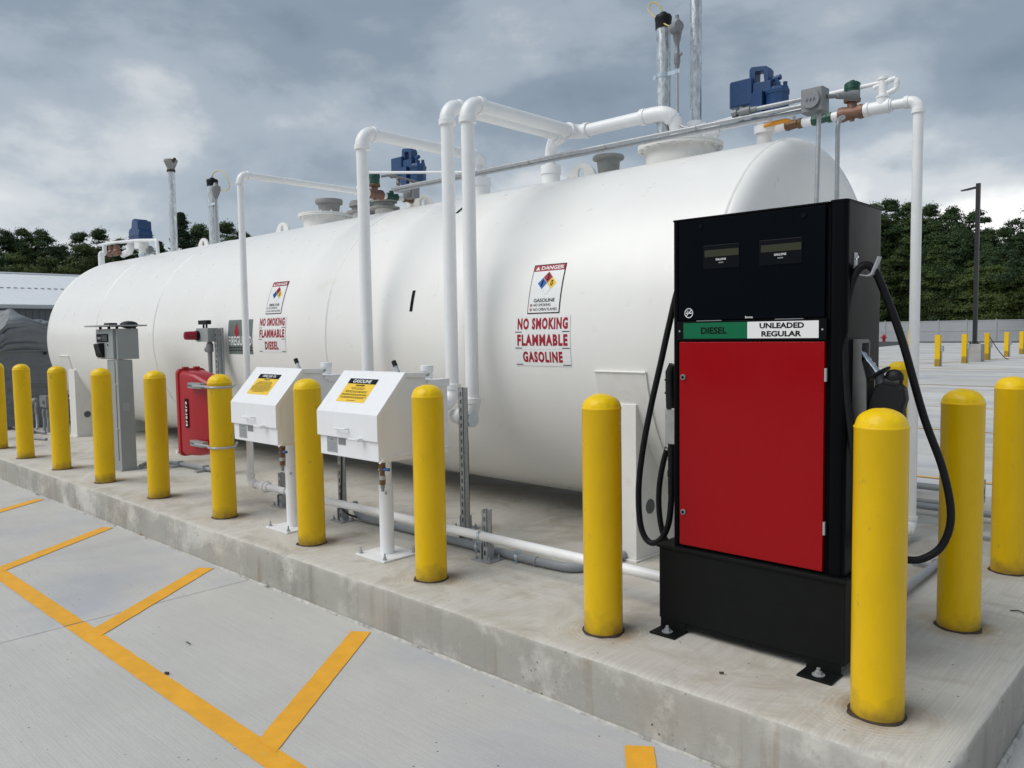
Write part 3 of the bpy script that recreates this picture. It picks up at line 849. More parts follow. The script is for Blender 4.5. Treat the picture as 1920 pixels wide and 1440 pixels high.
bigtext('DIESEL', -5.610, -5.385, -.086, -.012, -5.72, -5.265, 'red lettering DIESEL')
d = Decal(lambda u, v, l: cylp(u, v, l + .0022))
d.rect(-6.288, -.130, -5.832, .192, 6, 0, 3, 6)
d.poly([(-6.13, .035), (-6.165, .075), (-6.150, .12), (-6.115, .172), (-6.112, .135), (-6.085, .10), (-6.078, .065), (-6.098, .035), (-6.115, .02)], 2, .001)
d.text('FiREGUARD', -6.275, -.048, -5.845, .038, 5, .001, bold=.015)
for v in (-.075, -.100):
    for k in range(14): d.rect(-6.268 + k * .031, v, -6.268 + k * .031 + .02, v + .012, 1, .001)
d.build('maker_sign', SM + [M_lgrey], tank, 'grey green sign with red flame and white lettering')
for (x0, x1, v0, v1, sh) in ((-3.60, -3.568, .199, .355, 0), (-3.575, -3.543, 1.085, 1.201, 0)):
    d = Decal(lambda u, v, l: cylp(u, v, l + .002)); d.rect(x0, v0, x1, v1, 1, 0, 1, 4); d.build('tape_strip', SM, tank, 'short strip of black tape')
# top fittings
def lug(x, y=TY, w=.285, h=.13, t=.02):
    z = TZ + math.sqrt(TR ** 2 - (y - TY) ** 2) - .03
    m = MB(); n = 20; vs = []; fs = []
    out = [(x + w / 2 * math.cos(math.pi * k / n), z + .03 + max(0, h * math.sin(math.pi * k / n))) for k in range(n + 1)]
    out = [(x + w / 2, z)] + out + [(x - w / 2, z)]
    inn = []
    cx, cz = x, z + .03 + h * .42
    for (px, pz) in out:
        a = math.atan2((pz - cz), (px - cx)); inn.append((cx + .03 * math.cos(a), cz + .042 * math.sin(a)))
    N_ = len(out)
    for yy in (y - t / 2, y + t / 2):
        vs += [(px, yy, pz) for px, pz in out]; vs += [(px, yy, pz) for px, pz in inn]
    for k in range(N_):
        k2 = (k + 1) % N_
        fs += [(k, k2, N_ + k2, N_ + k), (2 * N_ + k, 3 * N_ + k, 3 * N_ + k2, 2 * N_ + k2), (k, 2 * N_ + k, 2 * N_ + k2, k2), (N_ + k, N_ + k2, 3 * N_ + k2, 3 * N_ + k)]
    m.add(vs, fs).build('lifting_lug', M_tankfit, tank, bevel=.002)
for x in (-2.93, -4.79, -7.225, -9.16): lug(x)
def manway(x, y=TY):
    zt = TZ + TR
    nk = MB().cyl((x, y, zt - .12), (x, y, zt + .09), .235, 48).build('manway', M_tankfit, tank)
    MB().lathe((x, y, zt + .09), (0, 0, 1), [(0, .24), (0, .29), (.014, .29), (.016, .285), (.016, .29), (.030, .29), (.030, .20)], 48).build('flange', M_tankfit, nk, sharp=50)
    for k in range(16):
        a = 2 * math.pi * k / 16
        b = MB()
        b.cyl((x + .268 * math.cos(a), y + .268 * math.sin(a), zt + .075), (x + .268 * math.cos(a), y + .268 * math.sin(a), zt + .135), .0085, 6)
        b.cyl((x + .268 * math.cos(a), y + .268 * math.sin(a), zt + .12), (x + .268 * math.cos(a), y + .268 * math.sin(a), zt + .131), .014, 6)
        b.cyl((x + .268 * math.cos(a), y + .268 * math.sin(a), zt + .079), (x + .268 * math.cos(a), y + .268 * math.sin(a), zt + .089), .014, 6)
        b.build('flange_bolt', M_tankfit, nk)
    return zt + .12
manway(-2.065); manway(-6.36)
def stub(x, y, r, h, mt, name, collar=True, z0=None):
    zt = (TZ + math.sqrt(TR ** 2 - (y - TY) ** 2)) if z0 is None else z0
    m = MB().cyl((x, y, zt - .04), (x, y, zt + h), r, 28)
    if collar: m.lathe((x, y, zt), (0, 0, 1), [(h * .35, r), (h * .38, r * 1.25), (h * .9, r * 1.28), (h * .93, r)], 28)
    return m.build(name, mt, tank)
def ventcap(x, y, z, r, name='emergency_vent'):
    m = MB().lathe((x, y, z), (0, 0, 1), [(-.09, r * .72), (.055, r * .86), (.062, r * 1.12), (.068, r * 1.18), (.082, r * 1.18), (.092, r * 1.1), (.096, 0)], 32)
    m.build(name, M_darkcap, tank)
ventcap(-2.675, TY, TZ + TR + .055, .100)
o = MB().lathe((-6.30, TY, TZ + TR + .12), (0, 0, 1), [(0, .10), (.10, .115), (.105, .14), (.13, .145), (.15, .14), (.155, 0)], 32).build('emergency_vent', M_darkcap, tank)
for dx in (-5.66, -5.30):
    stub(dx, TY - .05, .09, .06, M_tankfit, 'riser_neck', False)
    MB().lathe((dx, TY - .05, TZ + TR + .05), (0, 0, 1), [(0, .15), (.018, .15), (.018, .10), (.06, .10), (.065, .125), (.10, .125), (.105, .11), (.12, .11), (.12, 0)], 32).build('riser_cap', M_darkcap, tank)

# ---------------------------------------------------------------- bollards
BH = 1.05; BR = .0855
def bollard_parts():
    t = thing('bollard', 'x', 'bollard', (0, 0, 0), 'yellow pipe bollards round the concrete pad')
    p = MB().lathe((0, 0, 0), (0, 0, 1), [(-.02, BR), (.982, BR), (.985, BR + .0018), (.990, BR + .002), (.992, BR - .001)], 40).build('post', M_yellow, t, sharp=60)
    m = MB(); n = 40; rows = 12; vs = []; fs = []
    for i in range(rows + 1):
        a = math.pi / 2 * i / rows
        for k in range(n):
            b = 2 * math.pi * k / n
            q = 0.0022 * mnoise.noise(Vector((math.cos(b) * 3, math.sin(b) * 3, a * 2)))
            rr = (BR - .002 + q + .0012 * (i == 0)) * math.cos(a) ** .9 if i < rows else 0.0002
            vs.append((rr * math.cos(b), rr * math.sin(b), .990 + (BH - .990 + q) * math.sin(a) - (.003 * abs(mnoise.noise(Vector((b * 3, 1, 2)))) if i == 0 else 0)))
    for i in range(rows):
        for k in range(n): fs.append((i * n + k, i * n + (k + 1) % n, (i + 1) * n + (k + 1) % n, (i + 1) * n + k))
    m.add(vs, fs).build('domed_cap', M_yellowcap, t, sharp=70)
    r = MB(); vs = []; fs = []; n = 48
    for k in range(n):
        b = 2 * math.pi * k / n
        q = mnoise.noise(Vector((math.cos(b) * 2.4, math.sin(b) * 2.4, 5)))
        r1 = BR + .004 + .009 * q
        vs += [(BR * .98 * math.cos(b), BR * .98 * math.sin(b), .007), (r1 * math.cos(b), r1 * math.sin(b), .006 + .002 * q), ((r1 + .005) * math.cos(b), (r1 + .005) * math.sin(b), .0)]
    for k in range(n):
        a = 3 * k; b = 3 * ((k + 1) % n)
        fs += [(a, a + 1, b + 1, b), (a + 1, a + 2, b + 2, b + 1)]
    r.add(vs, fs).build('sealant_ring', M_sealant, t)
    return t
B0 = bollard_parts()
front = [(-.016, .048), (-1.176, .046), (-2.328, .045), (-3.464, .030), (-4.603, .024), (-5.716, .016), (-6.818, -.012), (-7.952, -.022), (-9.108, -.028), (-10.262, .010), (-11.40, .0)]
blabels = {
 0: 'nearest and largest yellow bollard, at the pad corner right of the dispenser',
 1: 'yellow bollard immediately left of the black and red fuel dispenser',
 2: 'yellow bollard in front of the right edge of the gasoline fill box',
 3: 'yellow bollard between the diesel and the gasoline fill boxes',
 4: 'yellow bollard carrying the red cabinet on two steel clamps',
 5: 'yellow bollard between the grey card terminal and the red cabinet',
 6: 'yellow bollard standing in front of the grey card terminal',
 7: 'yellow bollard in front of the far saddle, second left of the card terminal',
 8: 'yellow bollard in front of the grey covered dispenser',
 9: 'yellow bollard cut by the left edge of the photo',
 10: 'yellow bollard of the front row, beyond the left edge of the photo',
}
for i, (x, y) in enumerate(front):
    lab = blabels[i]
    if i == 0:
        B0.location = (x, y, 0); B0['label'] = lab
    else:
        c_ = dup(B0, (x, y, 0), lab, rotz=rnd.uniform(0, 6.28)); c_.rotation_euler[0] = rnd.uniform(-.004, .004); c_.rotation_euler[1] = rnd.uniform(-.004, .004)
dup(B0, (-.028, 1.106, 0), 'yellow bollard partly covered by the black hose loop at right', rotz=2.0)
dup(B0, (-.046, 2.156, 0), 'yellow bollard cut by the right edge of the photo', rotz=4.0)
dup(B0, (-.015, 3.93, 0), 'yellow bollard at the back right corner of the pad, out of frame', rotz=4.4)
dup(B0, (-1.168, 3.93, 0), 'yellow bollard of the back row, seen between dispenser side and white pipe', rotz=1.0)
for i in range(2, 6): dup(B0, (-1.10 - S * (i - 1), 3.93, 0), 'yellow bollard of the back row hidden behind the tank', rotz=1.3 * i)

# ---------------------------------------------------------------- fuel dispenser
D = thing('fuel_dispenser', 'tall black fuel dispenser with red door and DIESEL and UNLEADED REGULAR labels', 'fuel dispenser', (-.6, .43, 0))
MB().box(-1.010, -.198, .238, .640, .048, .366).build('plinth', M_matblack, D, bevel=.003)
MB().box(-1.018, -.190, .228, .648, .366, .380).build('plinth_top', M_matblack, D, bevel=.002)
MB().box(-.93, -.30, .245, .60, .030, .050).build('plinth_lip', M_matblack, D, bevel=.002)
for (x0, x1) in ((-1.005, -.880), (-.345, -.212)):
    for (ya, yb, yc_) in ((.150, .262, .240), (.612, .728, .636)):
        f = MB().box(x0, x1, ya, yb, 0.001, .009)
        f.box(x0, x1, yc_, yc_ + .006, .005, .085)
        fo = f.build('foot_bracket', M_matblack, D, bevel=.0015)
        cx, cy = (x0 + x1) / 2, (ya + .045 if ya < .3 else yb - .045)
        MB().cyl((cx, cy, .009), (cx, cy, .012), .024, 20).cyl((cx, cy, .012), (cx, cy, .024), .013, 6).cyl((cx, cy, .024), (cx, cy, .036), .007, 10).build('anchor_bolt', M_galvp, fo)
CX0, CX1, CY0, CY1, CZ0, CZ1 = -.945, -.212, .256, .618, .380, 1.790
MB().box(CX0 + .02, CX1 - .05, CY0 + .012, CY1 - .004, CZ0, CZ1 - .008).build('cabinet_body', M_black, D, bevel=.002)
# rounded right corner column and left trim post
def rrect(x0, x1, y0, y1, r, k=5):
    P = []
    for (cx, cy, a0) in ((x1 - r, y0 + r, -90), (x1 - r, y1 - r, 0), (x0 + r, y1 - r, 90), (x0 + r, y0 + r, 180)):
        for j in range(k + 1):
            a = math.radians(a0 + 90 * j / k); P.append((cx + r * math.cos(a), cy + r * math.sin(a)))
    return P
MB().prism(rrect(CX1 - .068, CX1, CY0 - .004, CY1, .022), 'z', CZ0 + .002, CZ1 - .006).build('side_panel', M_blackgloss, D)
MB().prism(rrect(CX0, CX0 + .022, CY0 - .004, CY1, .008), 'z', CZ0 + .002, CZ1 - .010).build('side_panel', M_blackgloss, D)
MB().prism(rrect(CX1 - .070, CX1 + .002, CY0 - .006, CY1 + .002, .022), 'z', CZ1 - .006, CZ1 + .002).build('top_cap', M_black, D, bevel=.001)
MB().prism(rrect(CX0 - .002, CX0 + .024, CY0 - .008, CY0 + .04, .008), 'z', CZ1 - .010, CZ1 - .002).build('top_cap', M_black, D, bevel=.001)
MB().box(CX0 + .024, CX1 - .070, CY0 - .002, CY1, CZ1 - .008, CZ1 - .001).build('top_cover', M_black, D, bevel=.001)
ud = MB().box(-.918, -.292, CY0 - .006, CY0 + .012, 1.362, 1.778).build('upper_door', M_navy, D, bevel=.002)
rd = MB().box(-.914, -.290, CY0 - .008, CY0 + .012, .392, 1.270).build('lower_door', M_red, D, bevel=.002, label='dark red lower door')
FY = CY0 - .0065
def front_map(u, v, l): return (u, FY - l, v)
# product label strip
ls = MB().box(-.925, -.283, CY0 - .009, CY0 + .012, 1.276, 1.356).build('label_strip', M_black, D, bevel=.0015)
d = Decal(lambda u, v, l: (u, CY0 - .0095 - l, v))
d.rect(-.892, 1.284, -.600, 1.350, 0, .0005); d.rect(-.600, 1.284, -.312, 1.350, 1, .0005)
d.text('DIESEL', -.808, 1.303, -.690, 1.331, 2, .0012, bold=.03)
d.text('UNLEADED', -.548, 1.3225, -.368, 1.3445, 2, .0012, bold=.035)
d.text('REGULAR', -.540, 1.2905, -.378, 1.3125, 2, .0012, bold=.035)
for u in (-.911, -.298): d.ring(u, 1.316, .0, .004, 3, .001, 10)
d.build('product_labels', [M_lgreen, M_lsign, M_lblack, M_lgrey2], D)
# display windows
for (a0, a1, z0, z1) in ((-.800, -.636, 1.570, 1.668), (-.553, -.378, 1.568, 1.668)):
    MB().box(a0, a1, CY0 - .009, CY0, z0, z1).build('display_window', M_darkglass, ud, bevel=.003)
    d = Decal(lambda u, v, l: (u, CY0 - .0095 - l, v))
    w = a1 - a0
    d.rect(a0 + .05 * w, z1 - .048, a1 - .02 * w, z1 - .020, 0, .0006)
    d.text('GALLONS', a0 + .36 * w, z1 - .064, a0 + .64 * w, z1 - .0555, 1, .0008, bold=.02)
    d.rect(a0 + .44 * w, z1 - .0755, a0 + .57 * w, z1 - .071, 2, .0008)
    d.build('display_print', [M_lcd, M_lwhite, M_lgrey3], D)
d = Decal(front_map)
d.ring(-.868, 1.392, .0175, .0205, 0, .0008, 32)
d.poly([(-.868 - .0155, 1.3785), (-.868 - .0130, 1.3765), (-.868 + .0150, 1.4050), (-.868 + .0125, 1.4075)], 0, .0009)
d.rect(-.881, 1.3895, -.873, 1.3935, 0, .0009); d.rect(-.866, 1.3895, -.853, 1.3935, 0, .0009)
d.ring(-.874, 1.399, .003, .0045, 0, .0009, 12)
d.text('Bennett.', -.611, 1.3645, -.577, 1.3735, 0, .0008, bold=.01)
d.build('print_marks', [M_lwhite], D)
for (a0, a1) in ((-.83, -.715), (-.485, -.372)): MB().box(a0, a1, CY0 - .010, CY0, 1.3565, 1.3595).build('door_handle_lip', M_lgrey3, D)
for (u, z) in ((-.812, 1.750), (-.374, 1.748)):
    MB().cyl((u, CY0 - .010, z), (u, CY0, z), .0095, 20).box(u - .0012, u + .0012, CY0 - .0108, CY0 - .009, z - .005, z + .005).build('door_lock', M_black, ud)
for z in (1.120, .537):
    lk = MB().cyl((-.893, CY0 - .016, z), (-.893, CY0 - .006, z), .012, 20).build('door_lock', M_lgrey3, rd, bevel=.001)
    MB().cyl((-.893, CY0 - .0175, z), (-.893, CY0 - .016, z), .0065, 14).build('keyhole', M_black, D)
for z in (1.145, .560): MB().box(-.289, -.281, CY0 - .010, CY0 + .004, z - .025, z + .025).build('hinge', M_galvp, D)
# right-hand hose hook and nozzle holster
XS = CX1
hk = MB().box(XS, XS + .004, .315, .347, 1.515, 1.600).build('hook_plate', M_galvp, D, bevel=.001)
for z in (1.580, 1.588):
    MB().cyl((XS + .004, .323 + (.016 if z > 1.585 else 0), z - .004), (XS + .008, .323 + (.016 if z > 1.585 else 0), z - .004), .005, 8).build('screw', M_chrome, hk)
MB().prism([(XS, 1.518), (XS + .050, 1.508), (XS + .066, 1.514), (XS + .090, 1.578), (XS + .085, 1.580), (XS + .061, 1.520), (XS + .048, 1.513), (XS, 1.523)], 'y', .316, .346).build('hose_hook', M_galvp, D)
# holster: open fronted casting with sloping cheeks
m = MB()
prof = [(XS, .86), (XS + .022, .87), (XS + .052, 1.02), (XS + .050, 1.13), (XS + .030, 1.20), (XS + .032, 1.268), (XS + .022, 1.278), (XS, 1.278)]
m.prism(prof, 'y', .318, .328); m.prism(prof, 'y', .402, .412)
m.box(XS, XS + .030, .328, .402, 1.262, 1.277); m.box(XS, XS + .004, .328, .402, .86, 1.262)
m.build('nozzle_holster', M_holster, D, bevel=.002)
MB().box(XS + .004, XS + .010, .334, .396, 1.19, 1.255).build('holster_socket', M_black, D)
def nozzle(parent, base, sx):
    """fuel nozzle hanging nose-up in its holster; sx=+1 sticks out to +x"""
    bx, by, bz = base
    def P(dx, dz, dy=0): return (bx + sx * dx, by + dy, bz + dz)
    MB().tube([P(.0, .0), P(.018, -.018), P(.05, -.055), P(.082, -.10)], .0105, 14).tube([P(.012, -.012), P(.020, -.020)], .0135, 14).tube([P(.030, -.032), P(.036, -.039)], .0135, 14).tube([P(.046, -.050), P(.051, -.056)], .0135, 14).tube([P(.062, -.071), P(.068, -.078)], .0135, 14).build('spout', M_chrome, parent)
    g = MB().lathe(P(.066, -.085), (sx * .58, 0, -.81), [(0, .012), (.0, .050), (.004, .054), (.008, .050), (.012, .014)], 28)
    g.build('splash_guard', M_dark, parent)
    MB().tube([P(.072, -.088), P(.090, -.125)], [.018, .021], 16).build('spout_nut', M_wallgrey, parent)
    body = [(.066, -.128), (.100, -.108), (.150, -.118), (.170, -.135), (.176, -.175), (.165, -.215), (.168, -.245), (.150, -.262), (.085, -.256), (.052, -.285), (.024, -.300), (.012, -.270), (.030, -.215), (.050, -.170)]
    m = MB().prism([(bx + sx * a, bz + c) for a, c in body], 'y', by - .024, by + .024)
    m.build('nozzle_body', M_dark, parent, bevel=.009)
    MB().sphere(P(.128, -.098), .034, 18, (1, .75, .95)).tube([P(.095, -.115), P(.150, -.122)], .026, 12).build('vapour_boot', M_dark, parent)
    MB().tube(spline([P(.035, -.262), P(.075, -.285), P(.125, -.280), P(.150, -.255)], 5), .006, 8).build('lever_guard', M_black, parent)
    MB().tube([P(.055, -.245), P(.095, -.262), P(.135, -.255)], .0045, 8).build('trigger', M_chrome, parent)
NZ = nozzle(D, (XS + .006, .365, 1.232), 1)
hose = spline([(-0.158, 0.330, 0.5469), (-0.160, 0.300, 0.6533), (-0.178, 0.280, 0.7948), (-0.200, 0.275, 0.9533), (-0.218, 0.270, 1.1120), (-0.226, 0.270, 1.2705), (-0.223, 0.290, 1.4185), (-0.206, 0.315, 1.5170), (-0.177, 0.335, 1.5515), (-0.148, 0.350, 1.5287), (-0.122, 0.390, 1.4423), (-0.075, 0.440, 1.2670), (-0.014, 0.500, 0.9851), (0.045, 0.540, 0.7835), (0.071, 0.560, 0.6108), (0.046, 0.560, 0.4940), (-0.007, 0.530, 0.4371), (-0.064, 0.500, 0.4267), (-0.130, 0.460, 0.4631), (-0.177, 0.430, 0.5660), (-0.192, 0.410, 0.7340), (-.190, .385, .955), (-.185, .372, .985)], 10)
MB().tube(hose, .0145, 14).build('hose', M_rubber, D, label='black hose looped over the right hook')
MB().tube([(-0.155, 0.335, 0.5157), (-0.159, 0.320, 0.5792)], .019, 14).build('hose_coupling', M_galvp, D)
MB().tube([(-.194, .385, .935), (-.186, .372, 1.0)], .019, 14).build('hose_coupling', M_black, D)
# left-hand side: hose, slim holster, nozzle
XL = CX0
NL = -1.060
hl = spline([(XL - .03, .42, 1.52), (XL - .075, .42, 1.515), (-1.073, 0.420, 1.3384), (-1.116, 0.420, 1.1719), (-1.169, 0.420, 0.9711), (-1.215, 0.420, 0.7657), (-1.240, 0.420, 0.5838), (-1.237, 0.420, 0.4293), (-1.213, 0.420, 0.3478), (-1.169, 0.420, 0.3168), (-1.115, 0.420, 0.3463), (-1.075, 0.420, 0.4287), (-1.060, 0.420, 0.5559), (NL, .42, .60), (NL, .42, .68)], 9)
MB().tube(hl, .0145, 14).build('hose', M_rubber, D, label='black hose hanging down the left side')
hl2 = spline([(-1.105, 0.460, 0.7759), (-1.131, 0.460, 0.6926), (-1.152, 0.460, 0.5757), (-1.152, 0.460, 0.4605), (-1.132, 0.460, 0.3611), (-1.094, 0.460, 0.3010)], 8)
MB().tube(hl2, .0135, 14).build('hose', M_rubber, D, label='short black hose below the left nozzle')
MB().tube([(-1.099, 0.460, 0.8065), (-1.108, 0.460, 0.7630)], [.011, .014], 14).build('swivel', M_chrome, D)
MB().box(XL - .060, XL, .385, .455, .76, .96).build('nozzle_holster', M_holster, D, bevel=.004)
MB().tube([(NL, .42, .96), (NL - .006, .42, 1.06), (NL - .006, .42, 1.13), (NL + .008, .42, 1.165)], [.024, .022, .022, .018], 14).tube([(NL - .006, .42, 1.03), (NL - .006, .42, 1.038)], .026, 14).tube([(NL - .006, .42, 1.09), (NL - .006, .42, 1.098)], .026, 14).build('nozzle_grip', M_dark, D)
MB().box(NL - .022, XL - .01, .40, .44, .80, .965).build('nozzle_clip', M_galvp, D, bevel=.003)
MB().tube([(NL, .42, .80), (NL, .42, .56)], .016, 14).tube([(NL, .42, .645), (NL, .42, .675)], .019, 14).build('hose_coupling', M_rubber, D)
MB().tube([(XL, .42, 1.50), (XL - .03, .42, 1.50), (XL - .06, .42, 1.49), (XL - .085, .42, 1.53)], .007, 8).build('hose_hook', M_galvp, D)

# ---------------------------------------------------------------- fill boxes
def fill_box(dx, name, label, title):
    T = thing('fill_box', label, 'fill box', (-2.88 + dx, .178, 0), 'white spill containment fill boxes')
    X0, X1 = -3.155 + dx, -2.585 + dx
    pb = MB().box(-3.022 + dx, -2.742 + dx, .045, .312, .001, .011).build('base_plate', M_boxwhite, T, bevel=.001)
    for (ax, ay) in ((-2.997, .07), (-2.767, .07), (-2.997, .287), (-2.767, .287)):
        MB().cyl((ax + dx, ay, .011), (ax + dx, ay, .014), .014, 16).cyl((ax + dx, ay, .014), (ax + dx, ay, .026), .010, 6).cyl((ax + dx, ay, .026), (ax + dx, ay, .048), .0055, 8).build('anchor_bolt', M_galvp, pb)
    MB().cyl((-2.882 + dx, .178, .011), (-2.882 + dx, .178, .420), .043, 28).lathe((-2.882 + dx, .178, .415), (0, 0, 1), [(0, .043), (.006, .045), (.010, .042), (.010, .036)], 28).build('post', M_boxwhite, T)
    MB().cyl((-2.882 + dx, .178, .42), (-2.882 + dx, .178, .63), .036, 28).build('inner_post', M_boxwhite, T)
    MB().cyl((-2.846 + dx, .150, .385), (-2.826 + dx, .135, .385), .008, 6).build('set_screw', M_galvp, T)
    # body: tapering bottom lip, rear step
    prof = [(-.090, .628), (-.090, .872), (.098, 1.092), (.262, 1.078), (.262, 1.052), (.425, 1.046), (.425, .618), (.40, .612), (-.03, .644)]
    prof = [(-.090, .622), (-.090, .872), (.098, 1.090), (.255, 1.078), (.262, 1.048), (.425, 1.046), (.425, .618), (.412, .612), (-.060, .616)]
    MB().prism(prof, 'x', X0 + .006, X1 - .006).build('body', M_boxwhite, T, bevel=.003)
    # folded lip along the bottom of the right side and rear cover plate
    MB().prism([(-.090, .617), (-.060, .640), (.20, .655), (.425, .655), (.425, .648), (.20, .647), (-.06, .632), (-.086, .613)], 'x', X1 - .008, X1 + .004).build('bottom_lip', M_boxwhite, T, bevel=.001)
    MB().box(X0, X1 + .004, .268, .436, 1.046, 1.056).box(X0, X1 + .004, .268, .300, 1.030, 1.050).build('rear_cover', M_boxwhite, T, bevel=.0015)
    MB().prism([(.276, 1.046), (.30, 1.012), (.436, 1.012), (.436, 1.046)], 'x', X1 - .002, X1 + .003).build('rear_flange', M_boxwhite, T, bevel=.001)
    # lid
    t = .010
    lp = [(-.104, .735), (-.104, .880), (.098, 1.106), (.268, 1.096), (.268, 1.084), (.104, 1.094), (-.094, .874), (-.094, .735)]
    l = MB().prism(lp, 'x', X0 - .004, X1 + .004)
    side = [(-.104, .735), (-.104, .880), (.098, 1.106), (.268, 1.096), (.268, 1.068), (.108, 1.078), (-.078, .866), (-.078, .735)]
    l.prism(side, 'x', X0 - .006, X0 - .002); l.prism(side, 'x', X1 + .002, X1 + .006)
    lid = l.build('lid', M_boxwhite, T, bevel=.0015)
    MB().cyl((X0 - .006, .264, 1.088), (X1 + .014, .264, 1.088), .009, 14).build('hinge_rod', M_strut, T)
    # grab handle and latch
    hx = -2.90 + dx
    MB().tube(rounded([(hx - .055, -.104, .790), (hx - .055, -.132, .790), (hx + .055, -.132, .790), (hx + .055, -.104, .790)], .012), .006, 10).build('grab_handle', M_boxwhite, lid)
    MB().box(hx + .095, hx + .19, -.140, -.133, .735, .744).box(hx + .165, hx + .185, -.140, -.095, .728, .748).build('latch', M_boxwhite, T, bevel=.003)
    d = Decal(lambda u, v, l: (u, -.0905 - l, v))
    d.rect(X0 + .075, .640, X0 + .178, .728, 0, .001)
    d.rect(X0 + .19, .690, X0 + .262, .728, 1, .001)
    for k in range(5): d.rect(X0 + .085, .655 + k * .010, X0 + .168, .6575 + k * .010, 2, .0015)
    d.rect(X0 + .11, .712, X0 + .14, .720, 1, .0015)
    for k in range(4): d.rect(X0 + .197 + k * .016, .700, X0 + .206 + k * .016, .720, 2, .0015)
    d.build('data_plate', [M_lgrey2, M_lgrey3, M_lgrey3], T)
    # yellow instruction label on the sloping lid
    sl = Vector((.202, .226)).normalized(); nrm = Vector((-sl.y, sl.x))
    def smap(u, v, l):
        p = Vector((-.104, .880)) + sl * v + nrm * l
        return (u, p.x, p.y)
    c = (X0 + X1) / 2 - .03; w = .135; v0, v1 = .075, .245
    d = Decal(smap)
    d.rect(c - w, v0, c + w, v1, 0, .0008)
    d.rect(c - w, v1 - .038, c + w, v1, 1, .0014)
    if title == 'GASOLINE':
        d.text('GASOLINE', c - .092, v1 - .031, c + .082, v1 - .007, 2, .002, bold=.02)
        d.text('DANGER', c - .040, v1 - .056, c + .044, v1 - .043, 1, .002, bold=.03)
        rows = [(.066, .07), (.075, .055), (.090, .105), (.098, .10), (.112, .125), (.119, .12), (.132, .125), (.139, .11), (.157, .04)]
    else:
        d.text('DIESEL FUEL OIL', c - .085, v1 - .025, c + .085, v1 - .008, 2, .002, bold=.02)
        d.text('NO. 2', c - .022, v1 - .036, c + .022, v1 - .028, 2, .002, bold=.02)
        d.text('WARNING', c - .038, v1 - .052, c + .038, v1 - .043, 1, .002, bold=.03)
        rows = [(.064, .08), (.073, .095), (.082, .1), (.092, .1), (.101, .115), (.110, .12), (.119, .115), (.128, .12), (.137, .11), (.146, .08)]
    for vv, ww in rows:
        u = c - ww
        while u < c + ww - .004:
            q = rnd.uniform(.006, .020); d.rect(u, v1 - vv - .0035, min(u + q, c + ww), v1 - vv, 1, .002); u += q + .004
    d.build('instruction_label', [M_lyellow, M_lblack, M_lwhite], T, 'yellow and black label reading ' + title)
    # lid stay with black knob, riser cap
    a = (X1 - .13, .16, 1.10)
    MB().tube([a, (a[0] - .028, a[1], a[2] + .042)], .011, 12).build('stay_bolt', M_galvp, T)
    MB().tube([(a[0] - .024, a[1], a[2] + .036), (a[0] - .042, a[1], a[2] + .064)], .0145, 12).build('knob', M_dark, T)
    MB().cyl((X1 - .105, .355, 1.05), (X1 - .105, .355, 1.115), .033, 24).cyl((X1 - .105, .355, 1.10), (X1 - .105, .355, 1.135), .038, 24).build('riser_cap', M_boxwhite, T, bevel=.002)
    # drain valve underneath
    vx, vy = X1 - .035, -.045
    MB().cyl((vx, vy, .615), (vx, vy, .565), .019, 8).cyl((vx, vy, .568), (vx, vy, .535), .014, 16).cyl((vx, vy, .520), (vx, vy, .490), .017, 16).build('drain_valve', M_brass, T, bevel=.001)
    MB().cyl((vx, vy, .540), (vx, vy, .518), .0175, 16).build('valve_tag', M_lgrey2, T)
    MB().cyl((vx, vy, .492), (vx, vy, .470), .013, 6).cyl((vx, vy, .470), (vx, vy, .452), .009, 12).build('quick_plug', M_cast, T)
    MB().tube([(vx + .012, vy - .006, .575), (vx + .045, vy - .012, .582), (vx + .075, vy - .012, .582)], [.005, .009, .009], 10).build('valve_lever', M_bluelever, T)
    MB().cyl((vx - .03, vy, .570), (vx, vy, .570), .007, 8).build('valve_stem', M_galvp, T)
    return T
fill_box(0, 'g', 'white fill box with sloping lid marked GASOLINE, nearer to the dispenser', 'GASOLINE')
fill_box(-1.045, 'd', 'white fill box with sloping lid marked DIESEL FUEL OIL, beside the clamped bollard', 'DIESEL')

# ---------------------------------------------------------------- big white pipes up to the tank top
def straps(parent, pts, r, ax, mt=None):
    m = MB()
    for p in pts:
        d = Vector(ax)
        m.lathe(Vector(p) - d * .008, d, [(0, r), (0, r * 1.16), (.016, r * 1.16), (.016, r)], 20)
    return m.build('clamp', mt or M_zinc, parent)
RP = .0435
PZ = 2.775
tA = thing('fill_pipe', 'thick white pipe behind the gasoline fill box, left one of the close pair', 'pipe', (-2.99, .83, .85), 'white pipes rising over the tank')
pipe_run(tA, [(-2.99, .60, .86), (-2.99, .83, .86), (-2.99, .83, PZ + .02), (-2.99, 2.04, PZ + .02), (-3.13, 2.04, PZ + .02)], RP, M_white)
pipe_run(tA, [(-3.09, 2.04, PZ + .02), (-3.19, 2.10, PZ - .005), (-3.19, 2.10, 2.44)], RP * .9, M_white)
MB().lathe((-3.19, 2.10, 2.45), (0, 0, 1), [(0, .072), (.10, .072), (.10, .080), (.165, .080), (.17, .058)], 28).build('riser_collar', M_white, tA)
tB = thing('fill_pipe', 'thick white pipe with double bend over the tank, right one of the close pair', 'pipe', (-2.82, .83, .85), 'white pipes rising over the tank')
pipe_run(tB, [(-2.98, .83, .775), (-2.80, .83, .775), (-2.80, .83, PZ), (-2.80, 1.20, PZ)], RP, M_white)
pipe_run(tB, [(-2.80, 1.20, PZ), (-2.80, 1.94, PZ), (-2.35, 1.94, PZ)], RP, M_white, bend=.075)
